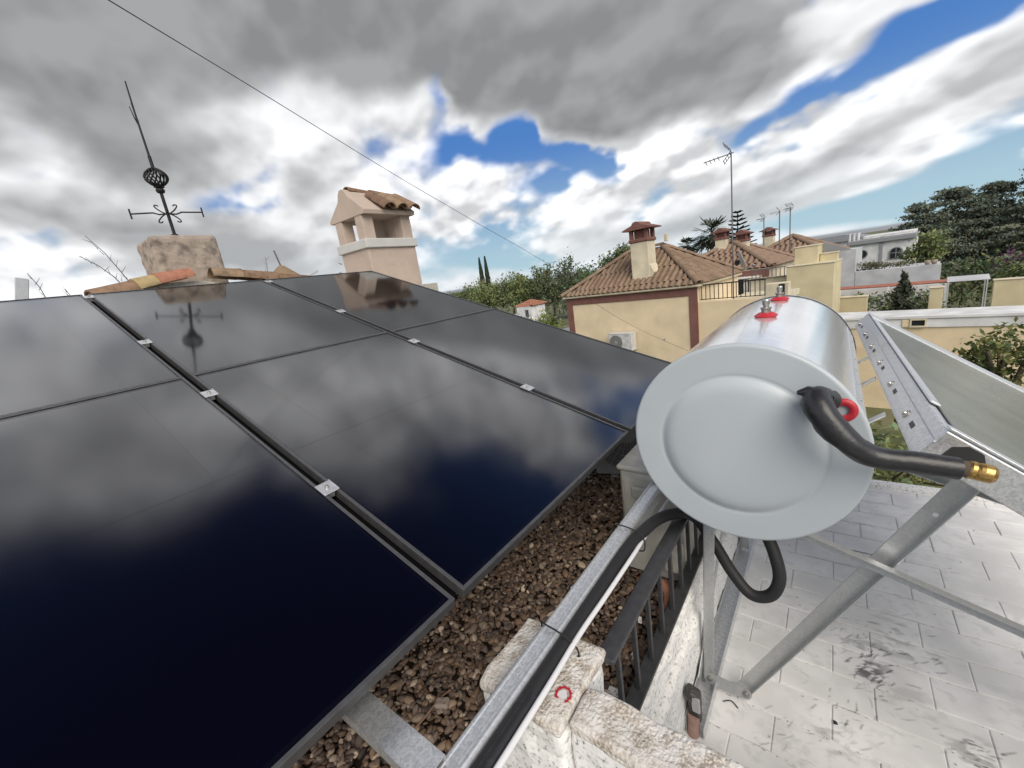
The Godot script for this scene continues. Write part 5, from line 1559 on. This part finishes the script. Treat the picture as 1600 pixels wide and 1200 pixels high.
	hip_roof(rh, 2.6, 2.8, 0.55, 2.9, 0.3, 0.45, [M.salmon_clay], [], M.salmon_clay)
	window(rh, "window", 0.5, 2.1, 0.5, 0.8, 0.0, M.trim_grey, 1)
	var shed := thing("dark_shed", "dark low shed roof behind the left corner of the cream house", "shed", estate(-15.6, GROUND, -20.0), ESTATE)
	put("wall", G.new().box(Vector3(0, 1.2, -1), Vector3(2.6, 2.4, 2.0)), M.white_wall, shed)
	put("roof", G.new().box(Vector3(0, 2.55, -0.9), Vector3(3.0, 0.14, 2.6), 0.02, Basis(Vector3.BACK, 0.06)), M.trim_grey, shed)


# ---------------------------------------------------------------- greenery
func crown_mesh(n: int, r: Vector3, leaf: float, base: Color, sd: int, clumps := 0, tuft := 0.3) -> ArrayMesh:
	var k := RandomNumberGenerator.new()
	k.seed = sd
	var g := G.new()
	g.tinted = true
	var m := clumps if clumps else maxi(6, n / 55)
	var cs: Array[Vector3] = []
	for i in m:
		var d := Vector3(k.randfn(), k.randfn(), k.randfn()).normalized() * pow(k.randf(), 0.45)
		cs.append(d)
	for i in n:
		var c := cs[k.randi() % m]
		var p := (c + Vector3(k.randfn(), k.randfn(), k.randfn()) * tuft * 0.5) * r
		var out := (c * 0.6 + Vector3(k.randfn(), k.randfn() + 0.5, k.randfn())).normalized()
		var s := out.cross(Vector3(k.randfn(), k.randfn(), k.randfn())).normalized()
		var t := out.cross(s)
		var l := leaf * k.randf_range(0.6, 1.4)
		var w := l * k.randf_range(0.35, 0.6)
		var f := k.randf_range(0.55, 1.45)
		var h := k.randf_range(0.78, 1.25)
		g.tint = Color(base.r * f * h, base.g * f, base.b * f * (2.0 - h))
		g.tri(p - s * l * 0.5, p + t * w * 0.5, p + s * l * 0.5 + out * l * 0.12, out)
		g.tri(p - s * l * 0.5, p + s * l * 0.5 + out * l * 0.12, p - t * w * 0.5, out)
	return g.mesh()


func tree(called: String, label: String, at: Vector3, high: float, r: Vector3, n: int, leaf: float, base: Color, sd: int, group := "", tuft := 0.32) -> Node3D:
	var t := thing(called, label, "tree", at, 0, group)
	var k := RandomNumberGenerator.new()
	k.seed = sd
	var mid := high - r.y
	var g := G.new().tube(PackedVector3Array([Vector3.ZERO, Vector3(k.randfn() * 0.1, mid * 0.5, k.randfn() * 0.1), Vector3(k.randfn() * 0.2, mid, k.randfn() * 0.2)]), high * 0.026, 7, high * 0.012)
	put("trunk", g, M.bark, t)
	var limbs := G.new()
	for i in 6:
		var a := TAU * i / 6 + k.randf()
		limbs.tube(PackedVector3Array([Vector3(0, mid * 0.75, 0), Vector3(cos(a) * r.x * 0.35, mid + k.randf() * r.y * 0.3, sin(a) * r.z * 0.35), Vector3(cos(a) * r.x * 0.7, mid + k.randf_range(0.0, 0.6) * r.y, sin(a) * r.z * 0.7)]), high * 0.010, 5, high * 0.003)
	put("limbs", limbs, M.bark, t)
	var c := put("crown", crown_mesh(n, r, leaf, base, sd, 0, tuft), M.leaf, t)
	c.position.y = mid
	return t


func build_greenery() -> void:
	var dark := Color(0.115, 0.15, 0.07)
	var mid := Color(0.18, 0.215, 0.09)
	var pale := Color(0.16, 0.20, 0.06)
	# left wood behind the cream house: distance scale 1.5 of the sighted row
	var row := [
		["broad dark tree hidden behind the pink chimney", -64.0, -43.0, 6.0, Vector3(4.0, 2.4, 3.0), dark], ["rounded green tree behind the upper panels, left of the wood", -72.0, -40.0, 5.8, Vector3(4.2, 2.4, 3.0), mid],
		["bushy dark tree rising just above the panel edge at the far left of the wood", -56.5, -45.0, 6.3, Vector3(3.2, 2.4, 3.2), dark], ["broad olive tree in front of the two cypresses", -50.0, -44.0, 6.6, Vector3(3.4, 2.6, 3.0), mid],
		["rounded tree right behind the two cypresses", -47.2, -47.0, 7.0, Vector3(3.0, 2.8, 2.6), dark], ["loose grey green tree behind the red roofed house", -43.5, -45.5, 6.6, Vector3(2.4, 2.4, 2.4), mid],
		["tall thin topped tree left of the poplars", -40.5, -46.0, 7.3, Vector3(1.8, 3.0, 1.8), dark], ["poplar in the left wood, taller of the two", -37.4, -45.0, 7.4, Vector3(1.7, 3.4, 1.7), Color(0.13, 0.16, 0.09)],
		["poplar in the left wood, nearer the cream house", -34.3, -45.5, 7.6, Vector3(1.7, 3.6, 1.7), Color(0.115, 0.15, 0.085)], ["rounded green tree just left of the cream house roof", -30.5, -46.0, 6.9, Vector3(2.8, 2.4, 2.4), Color(0.10, 0.165, 0.065)],
		["dark tree looking over the left hip of the cream house", -27.5, -45.0, 7.4, Vector3(1.9, 2.2, 1.9), dark], ["spreading tree top left of the house chimney", -25.4, -44.5, 8.1, Vector3(1.9, 1.7, 1.7), dark]]
	var sd := 200
	for s in row:
		sd += 1
		tree("wood_tree", s[0], estate(s[1], GROUND, s[2]), s[3], s[4], 2900, 0.36, s[5], sd, "trees of the left wood", 0.34)
	for k in 2:
		var t := thing("cypress", ["slim dark cypress, left of the pair", "slim dark cypress, right of the pair"][k], "tree", estate(-51.3 + k * 1.35, GROUND, -45.0), 0, "pair of cypresses")
		put("trunk", G.new().tube(PackedVector3Array([Vector3.ZERO, Vector3(0, 9.6, 0)]), 0.16, 6, 0.02), M.bark, t)
		var g := G.new()
		g.tinted = true
		var r := RandomNumberGenerator.new()
		r.seed = 300 + k
		for i in 1500:
			var f := pow(r.randf(), 0.8)
			var rad := 0.75 * pow(1.0 - f, 0.7) * sqrt(r.randf()) + 0.03
			var a := r.randf() * TAU
			var p := Vector3(cos(a) * rad, 0.8 + f * 9.2, sin(a) * rad)
			var q := r.randf_range(0.6, 1.4)
			g.tint = Color(0.032 * q, 0.048 * q, 0.026 * q)
			var o := Vector3(cos(a), 0.4, sin(a))
			var s := Vector3(-sin(a), 0, cos(a)) * 0.09
			g.tri(p - s, p + s, p + Vector3(cos(a) * 0.08, 0.5, sin(a) * 0.08), o)
		put("crown", g, M.leaf, t)
	tree("yellow_bush", "yellow green bush between the panels and the cream house", estate(-15.9, GROUND, -18.0), 4.0, Vector3(1.15, 0.95, 1.0), 1500, 0.20, pale, 221, "", 0.36)
	tree("green_bush", "dark green bush left of the yellow green bush", estate(-18.2, GROUND, -19.5), 3.6, Vector3(1.5, 0.9, 1.0), 1400, 0.2, mid, 222, "", 0.36)
	tree("clipped_hedge", "bright green hedge at the foot of the cream house wall", estate(-11.7, GROUND, -14.4), 3.25, Vector3(1.3, 0.45, 0.5), 1800, 0.12, Color(0.13, 0.17, 0.04), 223, "", 0.4)
	tree("broadleaf_tree", "broad leaved tree top peeping out behind the pink chimney", Vector3(-9.5, GROUND, -6.05), 6.95, Vector3(0.75, 0.7, 0.42), 500, 0.17, mid, 224)
	# palms and araucaria behind the second house
	for k in 2:
		var t := thing("fan_palm", ["smaller fan palm left of the bigger one behind the clay roofs", "bigger shaggy fan palm behind the second clay roof"][k], "palm", estate([-16.45, -14.4][k], GROUND, -40.0), 0, "fan palms behind the roofs")
		var top: float = [6.75, 7.45][k]
		put("trunk", G.new().tube(PackedVector3Array([Vector3.ZERO, Vector3(0.1, top * 0.5, 0), Vector3(0, top, 0)]), 0.22, 8, 0.17), M.bark, t)
		var r := RandomNumberGenerator.new()
		r.seed = 320 + k
		var size: float = [0.95, 1.65][k]
		for i in [20, 34][k]:
			var a := r.randf() * TAU
			var el := r.randf_range(-0.7, 1.2)
			var d := Vector3(cos(a) * cos(el), sin(el), sin(a) * cos(el))
			var g := G.new()
			g.tinted = true
			var q := r.randf_range(0.7, 1.3)
			g.tint = Color(0.055 * q, 0.07 * q, 0.05 * q)
			var hub := Vector3(0, top, 0) + d * size * 0.55
			g.bar(Vector3(0, top, 0), hub, 0.035, 0.02)
			var s := d.cross(Vector3.UP).normalized()
			for b in 11:
				var w := (b - 5) * 0.26
				var e := (d * cos(w) + s * sin(w)).normalized()
				var tip := hub + e * size * r.randf_range(0.55, 0.8) + Vector3.DOWN * size * r.randf_range(0.08, 0.3)
				g.tri(hub - s * 0.03, hub + s * 0.03 + e * 0.02, hub.lerp(tip, 0.6) + s * 0.09, Vector3.UP)
				g.tri(hub - s * 0.02, hub.lerp(tip, 0.6) + s * 0.09, tip, Vector3.UP)
				g.tri(hub - s * 0.02, hub.lerp(tip, 0.6) - s * 0.09, tip, Vector3.UP)
			put("frond", g, M.leaf, t)
	var ar := thing("araucaria", "tiered norfolk pine behind the antenna mast", "tree", estate(-12.25, GROUND, -40.0), 0)
	put("trunk", G.new().tube(PackedVector3Array([Vector3.ZERO, Vector3(0, 8.95, 0)]), 0.14, 7, 0.03), M.bark, ar)
	for tier in 11:
		var y := 5.4 + tier * 0.34
		var l := lerpf(1.5, 0.22, tier / 10.0)
		var g := G.new()
		g.tinted = true
		for i in 6:
			var a := TAU * i / 6 + tier * 0.5
			var d := Vector3(cos(a), 0.22, sin(a))
			g.tint = Color(0.035, 0.05, 0.032)
			for j in 8:
				var p := Vector3(0, y, 0) + d * l * (j + 1) / 8.0
				var s := Vector3(-sin(a), 0, cos(a)) * lerpf(0.20, 0.08, j / 8.0)
				g.tri(p - s, p + s, p + d * 0.26 + Vector3.UP * 0.08, Vector3.UP)
				g.tri(p + Vector3.UP * 0.10, p - Vector3.UP * 0.05, p + d * 0.24, s)
		put("branch_tier", g, M.leaf, ar)
	# big dark conifers and bushes on the right
	var big := [["dark cedar with flat tiers, leftmost of the big right trees", -1.7, -58.0, 7.3, 2.6], ["tall dark cedar, second of the big right trees", 0.5, -60.0, 8.3, 3.0], ["tall spreading cedar, third of the big right trees", 2.9, -61.0, 8.0, 3.0], ["highest dark cedar at the right picture edge", 5.9, -60.0, 9.6, 3.2], ["dark cedar outside the right picture edge", 9.5, -60.0, 9.2, 3.4]]
	for i in big.size():
		var s: Array = big[i]
		var t := thing("cedar", s[0], "tree", estate(s[1], GROUND, s[2]), 0, "big dark cedars on the right")
		put("trunk", G.new().tube(PackedVector3Array([Vector3.ZERO, Vector3(0, s[3] * 0.95, 0)]), 0.3, 8, 0.05), M.bark, t)
		var r := RandomNumberGenerator.new()
		r.seed = 400 + i
		for tier in 8:
			var y: float = lerpf(0.12, 0.97, tier / 7.0) * s[3]
			var w: float = s[4] * lerpf(1.15, 0.45, pow(tier / 7.0, 1.4))
			var c := put("branch_tier", crown_mesh(1900, Vector3(w, 0.50, w * 0.85), 0.27, Color(0.14, 0.165, 0.13), 410 + i * 10 + tier, 16, 0.42), M.leaf, t)
			c.position = Vector3(r.randfn(0, 0.25), y, r.randfn(0, 0.25))
			c.rotation = Vector3(r.randfn(0, 0.08), 0, r.randfn(0, 0.10))
	tree("round_tree", "loose lighter tree in front of the leftmost cedar beside the villa", estate(-0.75, GROUND, -42.0), 5.1, Vector3(1.1, 1.2, 1.2), 1300, 0.26, mid, 231, "", 0.4)
	tree("hedge_tree", "dark hedge behind the pergola", estate(1.0, GROUND, -33.0), 3.6, Vector3(3.2, 1.2, 1.0), 1800, 0.26, dark, 232, "", 0.4)
	tree("purple_bush", "purple flowering bush at the right edge below the cedars", estate(3.6, GROUND, -40.0), 3.4, Vector3(1.2, 0.8, 0.9), 700, 0.2, Color(0.15, 0.07, 0.14), 233, "", 0.4)
	tree("purple_hedge", "green hedge under the purple flowering bush", estate(4.6, GROUND, -37.0), 3.1, Vector3(3.0, 0.8, 0.9), 1500, 0.22, mid, 234, "", 0.4)
	tree("terrace_plants", "grey green plants along the grey parapet terrace", estate(-2.05, -2.5, -27.8), 0.85, Vector3(1.2, 0.22, 0.3), 900, 0.10, Color(0.12, 0.12, 0.07), 235, "", 0.45)
	tree("dark_hedge", "dark hedge between the yellow garden walls", estate(-0.9, GROUND, -22.9), 3.35, Vector3(1.2, 0.9, 0.5), 2200, 0.16, dark, 236, "", 0.4)
	tree("flat_shrub", "flat dark shrub in front of the orange canopy", estate(-2.7, GROUND, -24.0), 3.30, Vector3(1.0, 0.35, 0.5), 800, 0.14, dark, 237, "", 0.4)
	# small dark conifer
	var cf := thing("small_conifer", "small dark conifer between the two yellow walls", "tree", estate(-0.87, GROUND, -20.6), 0)
	put("trunk", G.new().tube(PackedVector3Array([Vector3.ZERO, Vector3(0, 4.1, 0)]), 0.06, 6, 0.015), M.bark, cf)
	for tier in 9:
		var c := put("branch_tier", crown_mesh(150, Vector3(lerpf(0.62, 0.07, tier / 8.0), 0.14, lerpf(0.62, 0.07, tier / 8.0)), 0.16, Color(0.04, 0.052, 0.03), 450 + tier, 9, 0.5), M.leaf, cf)
		c.position.y = 2.55 + tier * 0.195
	tree("leafy_shrub", "leafy green shrub right of the collector below the outbuilding", estate(0.78, GROUND, -9.6), 4.25, Vector3(0.72, 0.62, 0.55), 1500, 0.10, Color(0.12, 0.14, 0.045), 241, "", 0.36)
	# garden just beyond the terrace
	var spots := [["low dry green bush past the terrace edge, left", 0.2, -5.2, 3.0, 1.0, mid], ["low dry green bush past the terrace edge, right", 1.6, -5.6, 3.0, 1.1, Color(0.11, 0.12, 0.05)], ["dark bush seen between tank and collector", -0.35, -6.4, 3.5, 0.9, dark], ["olive bush under the far end of the collector", 0.7, -7.2, 3.3, 1.0, mid], ["wide bush behind the water tank", -1.6, -7.6, 3.0, 1.2, mid]]
	for i in spots.size():
		var s: Array = spots[i]
		tree("garden_bush", s[0], Vector3(s[1], GROUND, s[2]), s[3], Vector3(s[4], 0.8, s[4] * 0.9), 1400, 0.11, s[5], 250 + i, "bushes past the terrace edge", 0.4)
	var pots := [Vector3(-0.55, -3.1, -4.9), Vector3(-0.2, -3.2, -5.0)]
	var shelf := thing("garden_shelf", "cream garden ledge below the terrace behind the tank", "ledge", Vector3(-0.5, GROUND, -4.9))
	put("ledge", G.new().box(Vector3(0, 1.4, 0), Vector3(1.6, 2.8, 0.5), 0.02), M.cream_pale, shelf)
	for k in 2:
		var p := thing("clay_pot", ["clay flower pot on the ledge, left one", "clay flower pot on the ledge, right one"][k], "pot", pots[k] + Vector3(0, -0.1, 0), 0, "clay pots on the ledge")
		p.position.y = GROUND + 2.8
		put("bowl", G.new().lathe(PackedVector2Array([Vector2(0.0, 0.0), Vector2(0.10, 0.0), Vector2(0.15, 0.26), Vector2(0.17, 0.26), Vector2(0.17, 0.32), Vector2(0.14, 0.32), Vector2(0.13, 0.26), Vector2(0.0, 0.26)]), Transform3D(), 16, false), M.salmon_clay, p)
